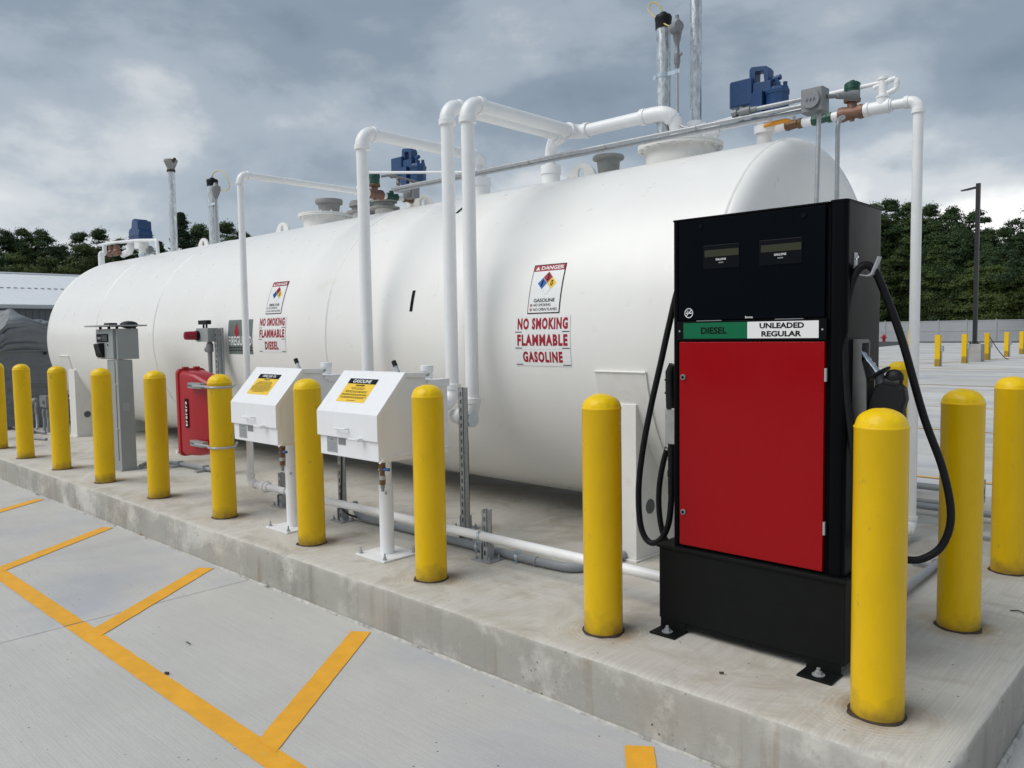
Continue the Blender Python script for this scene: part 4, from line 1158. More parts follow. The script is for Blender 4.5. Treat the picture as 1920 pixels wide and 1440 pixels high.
MB().cyl((-2.35, 1.94, PZ), (-2.215, 1.94, PZ), RP, 20).build('pipe', M_white, tB)
MB().tube(spline([(-2.225, 1.94, PZ), (-2.13, 1.94, PZ), (-2.05, 1.952, PZ - .012), (-2.005, 1.985, PZ - .055), (-1.995, 2.005, PZ - .12), (-1.995, 2.01, PZ - .17)], 6), RP * 1.17, 20).tube([(-2.235, 1.94, PZ), (-2.20, 1.94, PZ)], RP * 1.3, 20).tube([(-2.03, 1.965, PZ - .026), (-2.016, 1.976, PZ - .042)], RP * 1.27, 20).tube([(-1.995, 2.01, PZ - .145), (-1.995, 2.01, PZ - .18)], RP * 1.3, 20).build('elbow', M_white, tB)
MB().cyl((-1.995, 2.01, PZ - .17), (-1.995, 2.01, 2.57), RP, 20).build('pipe', M_white, tB)
tC = thing('fill_pipe', 'thick white pipe between the two fill boxes, bending back over the tank', 'pipe', (-3.90, .83, .85), 'white pipes rising over the tank')
pipe_run(tC, [(-4.04, .60, .86), (-3.91, .83, .86), (-3.91, .83, PZ + .02), (-3.91, 2.03, PZ + .02), (-3.91, 2.12, PZ + .02)], RP, M_white, bend=.07) if False else pipe_run(tC, [(-3.91, .60, .86), (-3.91, .83, .86), (-3.91, .83, PZ + .015), (-3.91, 2.05, PZ + .015), (-3.91, 2.05, 2.44)], RP, M_white)
for yy in (1.905, 1.955): MB().cyl((-3.91, yy - .014, PZ + .015), (-3.91, yy + .014, PZ + .015), RP * 1.32, 24).build('collar', M_white, tC, bevel=.002)
MB().lathe((-3.91, 2.05, 2.45), (0, 0, 1), [(0, .072), (.10, .072), (.10, .080), (.165, .080), (.17, .058)], 28).build('riser_collar', M_white, tC)
# diesel product pipe: floor, riser, run over the tank to the pump
RS = .0265
tD = thing('product_pipe', 'slim white pipe rising left of the diesel fill box and running back over the tank', 'pipe', (-4.95, .43, .13), 'slim white product pipes')
pipe_run(tD, [(-4.75, .43, .145), (-4.955, .43, .145), (-4.955, .43, 2.585), (-4.955, 1.55, 2.585)], RS, M_white)
MB().lathe((-4.80, .43, .145), (1, 0, 0), [(0, RS * 1.2), (.02, RS * 1.55), (.05, RS * 1.6), (.055, RS * 1.8), (.085, RS * 1.8), (.09, RS * 1.4), (.12, RS * 1.35)], 16).build('pipe_union', M_white, tD)
# long product line on the pad, from the diesel riser into the dispenser plinth
tP = thing('product_pipe', 'long white pipe running low along the pad into the dispenser plinth', 'pipe', (-2.9, .43, .155), 'slim white product pipes')
MB().cyl((-4.68, .43, .145), (-1.012, .43, .160), RS, 20).build('pipe', M_white, tP)
straps(tP, [(-4.42, .43, .146), (-2.335, .43, .155), (-1.35, .43, .158)], RS, (1, 0, 0))
# gasoline product pipe at the near end
tE = thing('product_pipe', 'slim white pipe standing free to the right of the dispenser', 'pipe', (-.635, 2.50, 0), 'slim white product pipes')
pipe_run(tE, [(-.55, .66, .075), (-.55, 2.40, .075), (-.640, 2.50, .075), (-.640, 2.50, 2.675), (-.83, 2.50, 2.675)], RS * 1.12, M_white, bend=.055) if False else pipe_run(tE, [(-.640, .66, .075), (-.640, 2.50, .075), (-.640, 2.50, 2.675), (-.80, 2.50, 2.675)], RS * 1.12, M_white, bend=.055)
MB().cyl((-.79, 2.50, 2.675), (-.955, 2.50, 2.675), RS * 1.5, 20).cyl((-.80, 2.50, 2.675), (-.815, 2.50, 2.675), RS * 1.75, 20).cyl((-.925, 2.50, 2.675), (-.94, 2.50, 2.675), RS * 1.75, 20).build('reducer', M_white, tE)
MB().cyl((-.845, 2.50, 2.68), (-.845, 2.50, 2.735), RS * 1.45, 18).lathe((-.845, 2.50, 2.73), (0, 0, 1), [(0, RS * 1.6), (.012, RS * 1.6), (.02, RS * .95), (.11, RS * .95), (.11, RS * 1.15), (.125, RS * 1.1), (.13, 0)], 16).build('tee', M_white, tE)
pipe_run(tE, [(-.90, 2.50, 2.80), (-.80, 2.50, 2.83), (-.765, 2.50, 2.83), (-.765, 2.50, 2.765), (-.82, 2.50, 2.755)], .014, M_white, name='relief_pipe', bend=.02, n=12)
pipe_run(tE, [(-.86, 2.50, 2.825), (-1.45, 2.52, 2.83), (-2.10, 2.54, 2.80)], .0135, M_white, name='relief_pipe', bend=.02, n=12)
# solenoid and valve train of the near pump
def valve_train(T, o, ax, flip=1):
    """o: start, ax: unit direction of the pipe"""
    o = Vector(o); ax = Vector(ax)
    def Q(t, dz=0, side=(0, 0, 0)): return o + ax * t + Vector((0, 0, dz)) + Vector(side)
    b = MB().tube([Q(0), Q(.025), Q(.05), Q(.105), Q(.13), Q(.155)], [.042, .046, .036, .042, .048, .046], 18)
    b.cyl(Q(.075, .0), Q(.075, .065), .034, 18, .028).cyl(Q(.075, -.02), Q(.075, -.05), .016, 8)
    b.build('bronze_body', M_bronze, T, bevel=.003)
    MB().lathe(Q(.075, .06), (0, 0, 1), [(0, .028), (.008, .050), (.025, .052), (.030, .047)], 24).build('bronze_ring', M_brass, T)
    MB().lathe(Q(.075, .09), (0, 0, 1), [(0, .046), (.055, .046), (.058, .050), (.090, .048), (.10, .036), (.104, .016), (.112, .014), (.114, 0)], 24).build('solenoid', M_green, T)
    g = MB().tube([Q(.20), Q(.225), Q(.235), Q(.30), Q(.31), Q(.33)], [.034, .036, .028, .032, .038, .036], 6)
    g.cyl(Q(.265, .01), Q(.265, .055), .026, 8, .022)
    g.build('check_valve', M_green, T, bevel=.003)
    MB().cyl(Q(.155), Q(.20), RS * 1.05, 18).build('nipple', M_white, T)
    MB().cyl(Q(.33), Q(.40), RS * 1.05, 18).build('nipple', M_white, T)
    v = MB().tube([Q(.395), Q(.42), Q(.43), Q(.475), Q(.485), Q(.51)], [.034, .036, .028, .033, .037, .034], 8)
    v.build('ball_valve', M_brass, T, bevel=.003)
    MB().cyl(Q(.452, .02), Q(.452, .055), .010, 10).build('valve_stem', M_galvp, T)
vt = thing('valve_train', 'brown and green valves with orange lever in line with the free standing white pipe', 'valves', (-1.2, 2.50, 2.67), 'valve trains at the tank top pumps')
valve_train(vt, (-.955, 2.50, 2.675), (-1, 0, 0))
MB().tube([(-1.405, 2.44, 2.690), (-1.43, 2.42, 2.690), (-1.50, 2.40, 2.683), (-1.57, 2.40, 2.675)], [.008, .014, .015, .011], 10).build('lever', M_orange, vt)
MB().cyl((-1.462, 2.50, 2.675), (-1.66, 2.50, 2.655), RS * 1.05, 18).build('nipple', M_white, vt)
def pump(x, y, zt, label, flip=0, rr=.052):
    T = thing('submersible_pump', label, 'pump', (x, y, zt), 'blue submersible pumps on top of the tank')
    MB().cyl((x, y, 2.34), (x, y, zt + .02), rr, 28).cyl((x, y, zt - .045), (x, y, zt - .03), rr * 1.12, 28).build('riser', M_tankfit, T)
    MB().lathe((x, y, zt - .11), (0, 0, 1), [(0, rr), (0, rr * 1.35), (.05, rr * 1.35), (.05, rr)], 28).build('tee', M_white, T)
    m = MB()
    s = 1 if not flip else -1
    m.prism([(x - .085, y - .07), (x + .02, y - .085), (x + .02, y + .085), (x - .085, y + .07)], 'z', zt + .0, zt + .16)
    m.lathe((x + s * .09, y, zt + .01), (0, 0, 1), [(0, .060), (.01, .078), (.12, .078), (.122, .083), (.145, .083), (.15, .074), (.165, .070), (.17, .0)], 8)
    m.build('casting', M_blue, T, bevel=.005, sharp=30)
    m = MB()
    m.prism([(x - .235, y - .05), (x - .215, y - .075), (x - .06, y - .075), (x - .06, y + .075), (x - .215, y + .075), (x - .235, y + .05)], 'z', zt + .09, zt + .265)
    m.build('contractor_box', M_blue, T, bevel=.008)
    m = MB()
    m.prism([(x - .095, zt + .255), (x - .095, zt + .325), (x - .080, zt + .345), (x + .025, zt + .330), (x + .045, zt + .305), (x + .045, zt + .23), (x + .012, zt + .23), (x + .005, zt + .300), (x - .050, zt + .305), (x - .050, zt + .20), (x - .095, zt + .18)], 'y', y - .04, y + .04)
    m.box(x - .06, x + .07, y - .06, y + .05, zt + .15, zt + .225)
    m.cyl((x + .03, y, zt + .235), (x + .115, y, zt + .245), .018, 10)
    m.build('lifting_bracket', M_blue, T, bevel=.005)
    m = MB()
    for (dx, dy, h) in ((.06, .02, .05), (.11, -.03, .035), (.13, .03, .045), (.09, -.01, .07)):
        m.cyl((x + s * dx, y + dy, zt + .17), (x + s * dx, y + dy, zt + .17 + h), .015, 8).cyl((x + s * dx, y + dy, zt + .165), (x + s * dx, y + dy, zt + .185), .021, 6)
    m.build('plugs', M_blue, T)
    MB().tube([(x - .145, y - .045, zt + .09), (x - .145, y - .045, zt + .065), (x - .145, y - .045, zt + .06), (x - .145, y - .045, zt - .02)], [.022, .024, .018, .016], 12).tube([(x - .145, y - .045, zt + .045), (x - .145, y - .045, zt + .03)], .025, 8).build('conduit_fitting', M_cast, T)
    return T
pump(-1.605, 2.48, 2.755, 'nearest blue pump on the tank top, above the rounded tank end')
pump(-5.02, 2.22, 2.735, 'blue pump in the middle of the tank, seen between two white pipes')
# far pump is simpler to the eye: narrow blue casting on two white necks
T3 = thing('submersible_pump', 'far blue pump near the left end of the tank, on two white necks', 'pump', (-11.1, 2.15, 2.5), 'blue submersible pumps on top of the tank')
MB().cyl((-11.02, 2.15, 2.34), (-11.02, 2.15, 2.735), .070, 24).build('riser', M_tankfit, T3)
MB().tube(rounded([(-11.24, 2.05, 2.74), (-11.24, 2.05, 2.60), (-11.42, 2.0, 2.55)], .08), .048, 18).build('neck', M_white, T3)
MB().cyl((-11.02, 2.15, 2.51), (-11.02, 2.15, 2.54), .078, 24).build('band', M_zinc, T3)
MB().prism([(-11.30, 2.735), (-11.31, 2.87), (-11.27, 2.92), (-11.20, 2.93), (-11.18, 3.01), (-11.15, 3.05), (-11.08, 3.05), (-11.07, 3.02), (-10.96, 3.015), (-10.955, 2.88), (-10.93, 2.86), (-10.925, 2.735)], 'y', 2.05, 2.25).build('casting', M_blue, T3, bevel=.02)
for z in (2.765, 2.80): MB().box(-11.315, -10.92, 2.04, 2.26, z, z + .012).build('rib', M_blue, T3, bevel=.003)
# valve train of the middle pump (runs across the tank)
v2 = thing('valve_train', 'brown and green valves behind the thick pipe at mid tank', 'valves', (-4.96, 1.8, 2.58), 'valve trains at the tank top pumps')
valve_train(v2, (-4.96, 1.66, 2.58), (0, 1, 0))
MB().cyl((-4.955, 1.54, 2.585), (-4.96, 1.67, 2.58), RS * 1.45, 20).lathe((-4.955, 1.575, 2.60), (0, 0, 1), [(0, RS * 1.3), (.03, RS * 1.4), (.05, RS * .8), (.14, RS * .8), (.14, RS), (.16, RS), (.165, RS * .6), (.21, RS * .5), (.22, 0)], 16).build('tee', M_white, v2)
MB().cyl((-4.955, 1.575, 2.752), (-3.886, 2.040, 2.6612), .0115, 12).build('relief_pipe', M_white, v2)
MB().tube([(-4.99, 2.00, 2.64), (-4.98, 2.02, 2.70)], .012, 8).sphere((-4.98, 2.02, 2.715), .02, 10).build('drain_cock', M_cast, v2)
MB().tube(spline([(-4.92, 1.78, 2.74), (-4.87, 1.86, 2.755), (-4.84, 1.92, 2.74), (-4.80, 2.02, 2.72), (-4.76, 2.10, 2.70)], 4), .011, 8).sphere((-4.86, 1.86, 2.755), .032, 12, (1.2, 1, 1)).build('conduit_stub', M_cast, v2)
# far valve pieces
v3 = thing('valve_train', 'small white pipes and brown valves at the far left end of the tank top', 'valves', (-11.6, 1.95, 2.6), 'valve trains at the tank top pumps')
MB().tube(rounded([(-11.98, 1.9, 2.42), (-11.98, 1.9, 2.60), (-11.90, 1.9, 2.60)], .05), .045, 14).tube([(-12.02, 1.9, 2.735), (-11.6, 1.95, 2.74), (-10.9, 2.0, 2.715), (-10.30, 2.0, 2.665)], .024, 12).tube(rounded([(-10.35, 2.0, 2.67), (-10.22, 2.0, 2.66), (-10.20, 2.0, 2.47)], .05), .024, 12).cyl((-11.84, 1.9, 2.60), (-11.84, 1.9, 2.73), .032, 12).build('white_pipes', M_white, v3)
for xx in (-11.66, -11.45):
    MB().sphere((xx, 1.93, 2.60), .055, 14, (1.1, 1, .8)).cyl((xx, 1.93, 2.60), (xx, 1.93, 2.69), .038, 14).cyl((xx - .09, 1.93, 2.57), (xx + .09, 1.93, 2.57), .034, 12).build('bronze_valve', M_bronze, v3)
MB().sphere((-11.56, 1.95, 2.585), .05, 12, (1, 1, 1.1)).build('green_valve', M_green, v3)
MB().sphere((-10.58, 2.05, 2.56), .06, 14, (.7, 1, 1)).cyl((-10.75, 2.05, 2.52), (-10.3, 2.05, 2.50), .015, 8).build('junction', M_cast, v3)

# ---------------------------------------------------------------- vents and tank conduits
def standpipe(name, x, y, z0, z1, r, label, cat='vent pipe', group='galvanised standpipes on the tank'):
    T = thing(name, label, cat, (x, y, z0), group)
    MB().cyl((x, y, z0), (x, y, z1), r, 28).build('pipe', M_galv, T)
    return T
zt = TZ + TR
g1 = standpipe('gauge_standpipe', -2.10, 2.00, 2.50, 3.355, .048, 'galvanised standpipe with black cap and yellow cord at the near manway')
def cable_cap(T, x, y, z, r, sgn=1):
    MB().lathe((x, y, z - .01), (0, 0, 1), [(0, r * 1.12), (.05, r * 1.14), (.06, r * 1.2), (.075, r * 1.2), (.088, r * 1.05), (.092, r * .5), (.108, r * .45), (.110, 0)], 28).build('cap', M_dark, T)
cable_cap(g1, -2.10, 2.00, 3.355, .048)
MB().tube(spline([(-2.10, 2.00, 3.44), (-2.12, 1.99, 3.50), (-2.17, 1.98, 3.535), (-2.20, 1.97, 3.50), (-2.16, 1.965, 3.44), (-2.08, 1.96, 3.37), (-2.015, 1.96, 3.325)], 6), .005, 8).build('yellow_cord', M_cord, g1)
jx, jy = -1.985, 1.985
MB().tube([(jx, jy, 3.20), (jx, jy, 3.23), (jx, jy, 3.235), (jx, jy, 3.29), (jx, jy, 3.31), (jx, jy, 3.35), (jx, jy, 3.375), (jx, jy, 3.378), (jx, jy, 3.40)], [.014, .018, .022, .032, .038, .032, .016, .013, .013], 16).cyl((jx - .02, jy - .02, 3.31), (jx + .045, jy - .045, 3.31), .036, 20).build('junction_head', M_cast, g1)
MB().tube([(jx, jy, 3.06), (jx, jy, 3.085), (jx, jy, 3.09), (jx, jy, 3.15), (jx, jy, 3.155), (jx, jy, 3.20)], [.013, .018, .021, .021, .017, .014], 12).cyl((jx, jy, 3.13), (jx + .035, jy, 3.145), .010, 8).build('seal_fitting', M_cast, g1)
MB().tube(rounded([(jx, jy, 3.07), (jx, jy, 2.69), (jx + .10, jy - .02, 2.64), (jx + .24, jy - .03, 2.65)], .12, 8), .0105, 12).build('conduit', M_galvp, g1)
for z in (3.02, 2.73): MB().lathe((-2.10, 2.00, z), (0, 0, 1), [(0, .048), (0, .053), (.028, .053), (.028, .048)], 24).box(-2.06, jx + .025, 1.975, 1.981, z + .001, z + .027).box(-2.165, -2.14, 1.975, 1.981, z - .003, z + .025).lathe((jx, jy, z + .004), (0, 0, 1), [(0, .010), (0, .014), (.02, .014), (.02, .010)], 12).build('strap', M_zinc, g1)
g2 = standpipe('vent_pipe', -1.965, 2.19, 2.60, 4.35, .040, 'tallest galvanised vent pipe, leaving the photo at the top edge')
MB().lathe((-1.965, 2.19, 4.33), (0, 0, 1), [(0, .044), (.05, .046), (.09, .07), (.13, .075), (.14, .06), (.145, 0)], 24).build('vent_cap', M_darkcap, g2)
MB().cyl((-1.965, 2.19, 2.52), (-1.965, 2.19, 2.74), .058, 24).tube([(-1.95, 2.19, 2.66), (-1.80, 2.22, 2.66)], .038, 18).cyl((-1.845, 2.21, 2.66), (-1.815, 2.217, 2.66), .045, 18).build('tee', M_white, g2)
MB().cyl((-1.80, 2.22, 2.665), (-1.30, 2.46, 2.75), .014, 12).build('branch_pipe', M_white, g2)
g3 = standpipe('vent_pipe', -10.03, 2.154, 2.47, 3.60, .048, 'galvanised vent pipe with flared cap, leftmost of the standpipes')
MB().lathe((-10.03, 2.154, 3.60), (0, 0, 1), [(0, .050), (.03, .052), (.05, .062), (.11, .085), (.115, .09), (.14, .088), (.145, 0)], 24).build('vent_cap', M_darkcap, g3)
MB().cyl((-10.03, 2.154, 3.575), (-10.03, 2.154, 3.605), .056, 24).cyl((-9.96, 2.154, 3.71), (-9.90, 2.154, 3.735), .02, 8).build('cap_ring', M_sealant, g3)
g4 = standpipe('gauge_standpipe', -8.86, 2.154, 2.47, 3.24, .062, 'galvanised standpipe with black cap and cord at the far half of the tank')
cable_cap(g4, -8.86, 2.154, 3.235, .060)
MB().tube(spline([(-8.86, 2.15, 3.34), (-8.80, 2.15, 3.385), (-8.68, 2.15, 3.395), (-8.55, 2.15, 3.36), (-8.44, 2.15, 3.24), (-8.42, 2.15, 3.15), (-8.50, 2.15, 3.13), (-8.62, 2.15, 3.14)], 6), .006, 8).build('yellow_cord', M_cord, g4)
MB().cyl((-8.73, 2.12, 2.50), (-8.73, 2.12, 3.21), .020, 12).build('conduit', M_galvp, g4)
MB().tube([(-8.71, 2.12, 3.05), (-8.71, 2.12, 3.09), (-8.70, 2.12, 3.15), (-8.70, 2.12, 3.19), (-8.71, 2.12, 3.22), (-8.71, 2.12, 3.245)], [.02, .035, .055, .055, .03, .02], 12).build('junction_head', M_cast, g4)
MB().lathe((-8.86, 2.154, 2.97), (0, 0, 1), [(0, .062), (0, .068), (.03, .068), (.03, .062)], 24).box(-8.80, -8.70, 2.09, 2.10, 2.971, 3.0).build('strap', M_zinc, g4)

cd = thing('conduit_run', 'galvanised conduits along the tank top ending at a square junction box', 'conduit', (-1.0, 1.75, 2.58))
MB().cyl((-1.02, 1.745, 2.610), (-1.36, 1.745, 2.612), .0125, 14).cyl((-1.02, 1.745, 2.575), (-4.72, 1.745, 2.600), .0125, 14).cyl((-1.02, 1.775, 2.552), (-4.72, 1.775, 2.585), .0125, 14).build('conduit', M_galvp, cd)
MB().cyl((-1.30, 1.745, 2.612), (-1.34, 1.745, 2.612), .017, 12).cyl((-1.34, 1.745, 2.612), (-1.40, 1.745, 2.612), .024, 12).cyl((-1.40, 1.745, 2.612), (-1.425, 1.745, 2.612), .014, 12).cyl((-1.425, 1.745, 2.612), (-1.455, 1.745, 2.612), .023, 8).sphere((-1.40, 1.76, 2.60), .026, 12).build('seal_fitting', M_cast, cd)
jb = MB().prism(rrect(-1.02, -.895, 1.70, 1.80, .012), 'z', 2.52, 2.65).build('junction_box', M_cast, cd, bevel=.004)
MB().cyl((-.957, 1.700, 2.585), (-.957, 1.682, 2.585), .050, 28).build('round_cover', M_cast, cd, bevel=.002)
b = MB()
for k in range(3): b.box(-.982 + k * .02, -.974 + k * .02, 1.674, 1.682, 2.578, 2.590)
b.build('cover_lugs', M_cast, cd)
MB().tube([(-.895, 1.76, 2.60), (-.86, 1.80, 2.603), (-.855, 1.80, 2.603), (-.82, 1.85, 2.607), (-.80, 1.88, 2.61), (-.78, 1.90, 2.61)], [.012, .012, .017, .020, .030, .030], 12).build('seal_fitting', M_cast, cd)
for k in range(4): MB().cyl((-1.7 - k * .7, 1.745, 2.577 + .0047 * k), (-1.76 - k * .7, 1.745, 2.577 + .0047 * k), .016, 12).build('coupling', M_galvp, cd)
jb2 = MB().prism([(-4.86, 1.98), (-4.72, 1.98), (-4.72, 2.06), (-4.86, 2.06)], 'z', 2.555, 2.66).cyl((-4.79, 1.98, 2.61), (-4.79, 1.965, 2.61), .05, 20).build('junction_box', M_cast, cd, bevel=.005)
MB().tube(rounded([(-4.70, 1.745, 2.60), (-4.78, 1.80, 2.60), (-4.78, 1.99, 2.60)], .05), .0125, 10).build('conduit', M_galvp, cd)
MB().cyl((-.938, 1.76, 2.53), (-.930, 1.70, 1.62), .0125, 14).build('drop_conduit', M_galvp, cd)
MB().tube(rounded([(-.938, 1.70, 1.64), (-.93, 1.50, 1.50), (-.72, .60, 1.45)], .08), .0125, 12).build('drop_conduit', M_galvp, cd)
MB().tube(rounded([(-.99, 2.15, 2.555), (-.905, 2.05, 2.545), (-.880, 1.88, 2.50), (-.880, 1.88, 1.62), (-.66, .60, 1.45)], .09, 8), .0125, 12).build('drop_conduit', M_galvp, cd)

# ---------------------------------------------------------------- steel channel posts and grey conduit on the pad
def post_strut(x, y, h, face, label, plate=True, w=.041, zinc=M_strut):
    T = thing('channel_post', label, 'steel post', (x, y, 0), 'steel channel posts on the pad')
    m = MB(); strut(m, (x, y, .006), h, face, w)
    m.build('channel', zinc, T, smooth=False)
    if plate:
        pl = MB().box(x - .075, x + .075, y - .045, y + .085, .001, .007).box(x - .028, x - .022, y - .01, y + .05, .007, .09).box(x + .022, x + .028, y - .01, y + .05, .007, .09)
        pl.build('foot_plate', M_galvp, T)
        for (ax, ay) in ((x - .055, y - .02), (x + .055, y - .02), (x - .055, y + .06), (x + .055, y + .06)):
            b = MB().cyl((ax, ay, .007), (ax, ay, .018), .011, 6).cyl((ax, ay, .018), (ax, ay, .032), .006, 8)
            b.build('anchor_bolt', M_galvp, T)
    return T
s1 = post_strut(-2.735, .665, .975, '-y', 'tall slotted steel channel post holding the right pipe of the pair')
post_strut(-2.985, .905, .60, '-y', 'steel channel post under the rear of the gasoline fill box')
post_strut(-3.83, .50, .58, '-y', 'steel channel post behind the gap between the fill boxes')
post_strut(-4.60, .475, .255, '-y', 'short steel channel post under the white pipe left of the diesel post')
post_strut(-2.345, .470, .290, '-y', 'short steel channel post carrying the low white pipe right of the tall post')
MB().lathe((-2.745, .755, .775), (1, 0, 0), [(0, RP), (0, RP * 1.12), (.03, RP * 1.12), (.03, RP)], 20).build('pipe_clamp', M_zinc, s1)
gc = thing('grey_conduit', 'grey plastic conduit on the pad from the middle post to the bend near the dispenser', 'conduit', (-2.6, .57, .03), 'grey conduits on the pad')
MB().tube(rounded([(-3.80, .60, .12), (-3.74, .585, .035), (-3.60, .585, .030), (-2.02, .575, .030), (-1.78, .60, .030), (-1.74, .80, .030), (-1.74, 1.00, .03)], .16, 8), .0245, 16).build('conduit', M_pvc, gc)
MB().cyl((-2.03, .575, .03), (-2.045, .575, .03), .028, 16).cyl((-2.9, .58, .03), (-2.95, .58, .03), .028, 16).build('coupling', M_pvc, gc)
for x in (-3.42, -2.99, -2.52, -2.19): MB().lathe((x, .58, .030), (1, 0, 0), [(0, .0245), (0, .030), (.022, .030), (.022, .0245)], 16).box(x - .004, x + .026, .535, .625, .001, .006).box(x + .004, x + .018, .556, .604, .055, .07).build('clamp', M_zinc, gc)
bc = MB().tube(spline([(-3.78, .49, .50), (-3.77, .475, .30), (-3.77, .47, .13), (-3.74, .49, .07), (-3.70, .55, .035)], 6), .0075, 8).build('black_cable', M_blackcable)
tag(bc, 'black cable running down the middle steel post into the grey conduit', 'cable')
gc2 = thing('grey_conduit', 'grey conduit on the pad from the card terminal to the beacon post', 'conduit', (-7.0, .75, .03), 'grey conduits on the pad')
MB().tube(rounded([(-7.30, .50, .03), (-7.42, .60, .03), (-7.30, .80, .03), (-6.75, .84, .03), (-6.45, .86, .03), (-6.36, .87, .20), (-6.36, .87, .5)], .18, 8), .020, 14).build('conduit', M_pvc, gc2)
for (x, y) in ((-7.10, .81), (-6.62, .85)): MB().box(x - .03, x + .03, y - .10, y + .10, .001, .022).box(x - .012, x + .012, y - .03, y + .03, .022, .06).build('clamp', M_strut, gc2)
gc3 = thing('grey_conduit', 'grey conduit on the pad behind the nearest bollard, running along the pad end', 'conduit', (-.33, 1.5, .03), 'grey conduits on the pad')
MB().tube(rounded([(-.42, .66, .03), (-.33, .95, .03), (-.345, 2.02, .03), (-.345, 2.80, .03)], .1, 6), .019, 14).build('conduit', M_pvc, gc3)
for y in (1.95, 2.78): MB().box(-.46, -.20, y - .020, y + .020, .001, .022).lathe((-.345, y, .030), (0, 1, 0), [(0, .019), (0, .026), (.02, .026), (.02, .019)], 14).build('clamp', M_strut, gc3)
gc4 = thing('conduit_rack', 'pair of horizontal grey conduits low behind the free standing white pipe', 'conduit', (-.7, 3.0, 0), 'grey conduits on the pad')
for (y, z) in ((2.95, .262), (3.25, .065)): MB().cyl((-2.4, y, z), (-.345, y, z), .022, 14).build('conduit', M_pvc, gc4)
m = MB(); strut(m, (-.345, 2.975, .19), .15, '+x'); strut(m, (-2.2, 2.975, .0), .36, '+x'); m.build('channel', M_strut, gc4, smooth=False)
MB().cyl((-2.4, 2.95, .165), (-.36, 2.95, .165), .014, 12).build('conduit', M_pvc, gc4)
MB().lathe((-.66, 3.25, .065), (1, 0, 0), [(0, .022), (0, .029), (.03, .029), (.03, .022)], 14).box(-.675, -.615, 3.19, 3.31, .001, .04).build('clamp', M_zinc, gc4)
# conduits rising beside the far saddle
gl = thing('conduit_group', 'grey conduits rising between the two leftmost bollards beside the tank end', 'conduit', (-11.8, .9, 0))
MB().tube(rounded([(-11.4, .62, .03), (-11.78, .86, .03), (-11.86, .88, .25), (-11.86, .88, .42)], .12), .019, 12).cyl((-11.68, .92, 0), (-11.68, .92, .33), .019, 12).cyl((-11.58, .94, 0), (-11.58, .94, .33), .019, 12).tube([(-12.6, .72, .03), (-11.3, .82, .03)], .019, 12).tube([(-11.15, .45, .02), (-10.6, .62, .02)], .019, 12).build('conduit', M_pvc, gl)
MB().cyl((-11.86, .88, .25), (-11.86, .88, .36), .027, 12).cyl((-11.68, .92, .22), (-11.68, .92, .30), .027, 12).cyl((-11.58, .94, .22), (-11.58, .94, .30), .027, 12).sphere((-11.92, .88, .43), .055, 12).box(-11.78, -11.50, .90, .98, .36, .52).cyl((-11.58, .90, .44), (-11.58, .87, .44), .025, 12).build('junction_boxes', M_cast, gl)

# ---------------------------------------------------------------- card terminal
K = thing('card_terminal', 'light grey fuel card terminal on a square grey pedestal', 'card terminal', (-7.42, .40, 0))
MB().box(-7.55, -7.285, .315, .46, .002, 1.105).build('pedestal', M_grey, K, bevel=.004)
MB().box(-7.560, -7.275, .305, .470, .001, .012).build('pedestal_foot', M_grey, K)
MB().box(-7.355, -7.340, .312, .316, .10, 1.085).build('door_gap', M_wallgrey, K)
for z in (.86, .42): MB().cyl((-7.325, .300, z), (-7.325, .315, z), .010, 12).build('lock', M_chrome, K)
MB().box(-7.2845, -7.2835, .345, .415, .60, .68).build('data_plate', M_lgrey2, K)
MB().box(-7.765, -7.335, .300, .325, 1.118, 1.412).build('front_door', M_grey, K, bevel=.003)
MB().box(-7.755, -7.290, .326, .530, 1.112, 1.415).build('housing', M_grey, K, bevel=.003)
MB().box(-7.90, -7.24, .235, .60, 1.438, 1.452).build('rain_hood', M_grey, K, bevel=.002)
for (x, y) in ((-7.70, .32), (-7.35, .35), (-7.30, .50), (-7.5, .33)): MB().cyl((x, y, 1.412), (x, y, 1.44), .014, 10).build('hood_spacer', M_dark, K)
MB().sphere((-7.33, .46, 1.452), .085, 24, (1, 1, .45)).build('antenna_dome', M_dark, K)
MB().box(-7.66, -7.52, .34, .42, 1.452, 1.475).build('antenna_box', M_dark, K, bevel=.004)
MB().box(-7.745, -7.445, .292, .300, 1.285, 1.365).build('keypad_display', M_darkglass, K, bevel=.003)
d = Decal(lambda u, v, l: (u, .2915 - l, v))
d.rect(-7.715, 1.312, -7.625, 1.335, 0, .0005)
for a in range(4):
    for b_ in range(4): d.rect(-7.595 + a * .034, 1.300 + b_ * .014, -7.595 + a * .034 + .024, 1.300 + b_ * .014 + .006, 0, .0005)
d.build('keypad_print', [M_lgrey3], K)
MB().prism([(.300, 1.27), (.262, 1.262), (.285, 1.135), (.300, 1.135)], 'x', -7.755, -7.725).prism([(.300, 1.275), (.240, 1.262), (.275, 1.130), (.300, 1.130)], 'x', -7.66, -7.56).prism([(-7.725, 1.268), (-7.69, 1.268), (-7.60, 1.130), (-7.65, 1.130)], 'y', .262, .298).build('card_readers', M_dark, K, bevel=.003)
MB().cyl((-7.455, .292, 1.255), (-7.455, .300, 1.255), .011, 14).build('lock', M_chrome, K)
d = Decal(lambda u, v, l: (u, .2995 - l, v)); d.rect(-7.70, 1.386, -7.60, 1.398, 0, .0005); d.rect(-7.61, 1.375, -7.53, 1.379, 1, .0005); d.build('faint_print', [M_lgrey3, M_lgrey2], K)

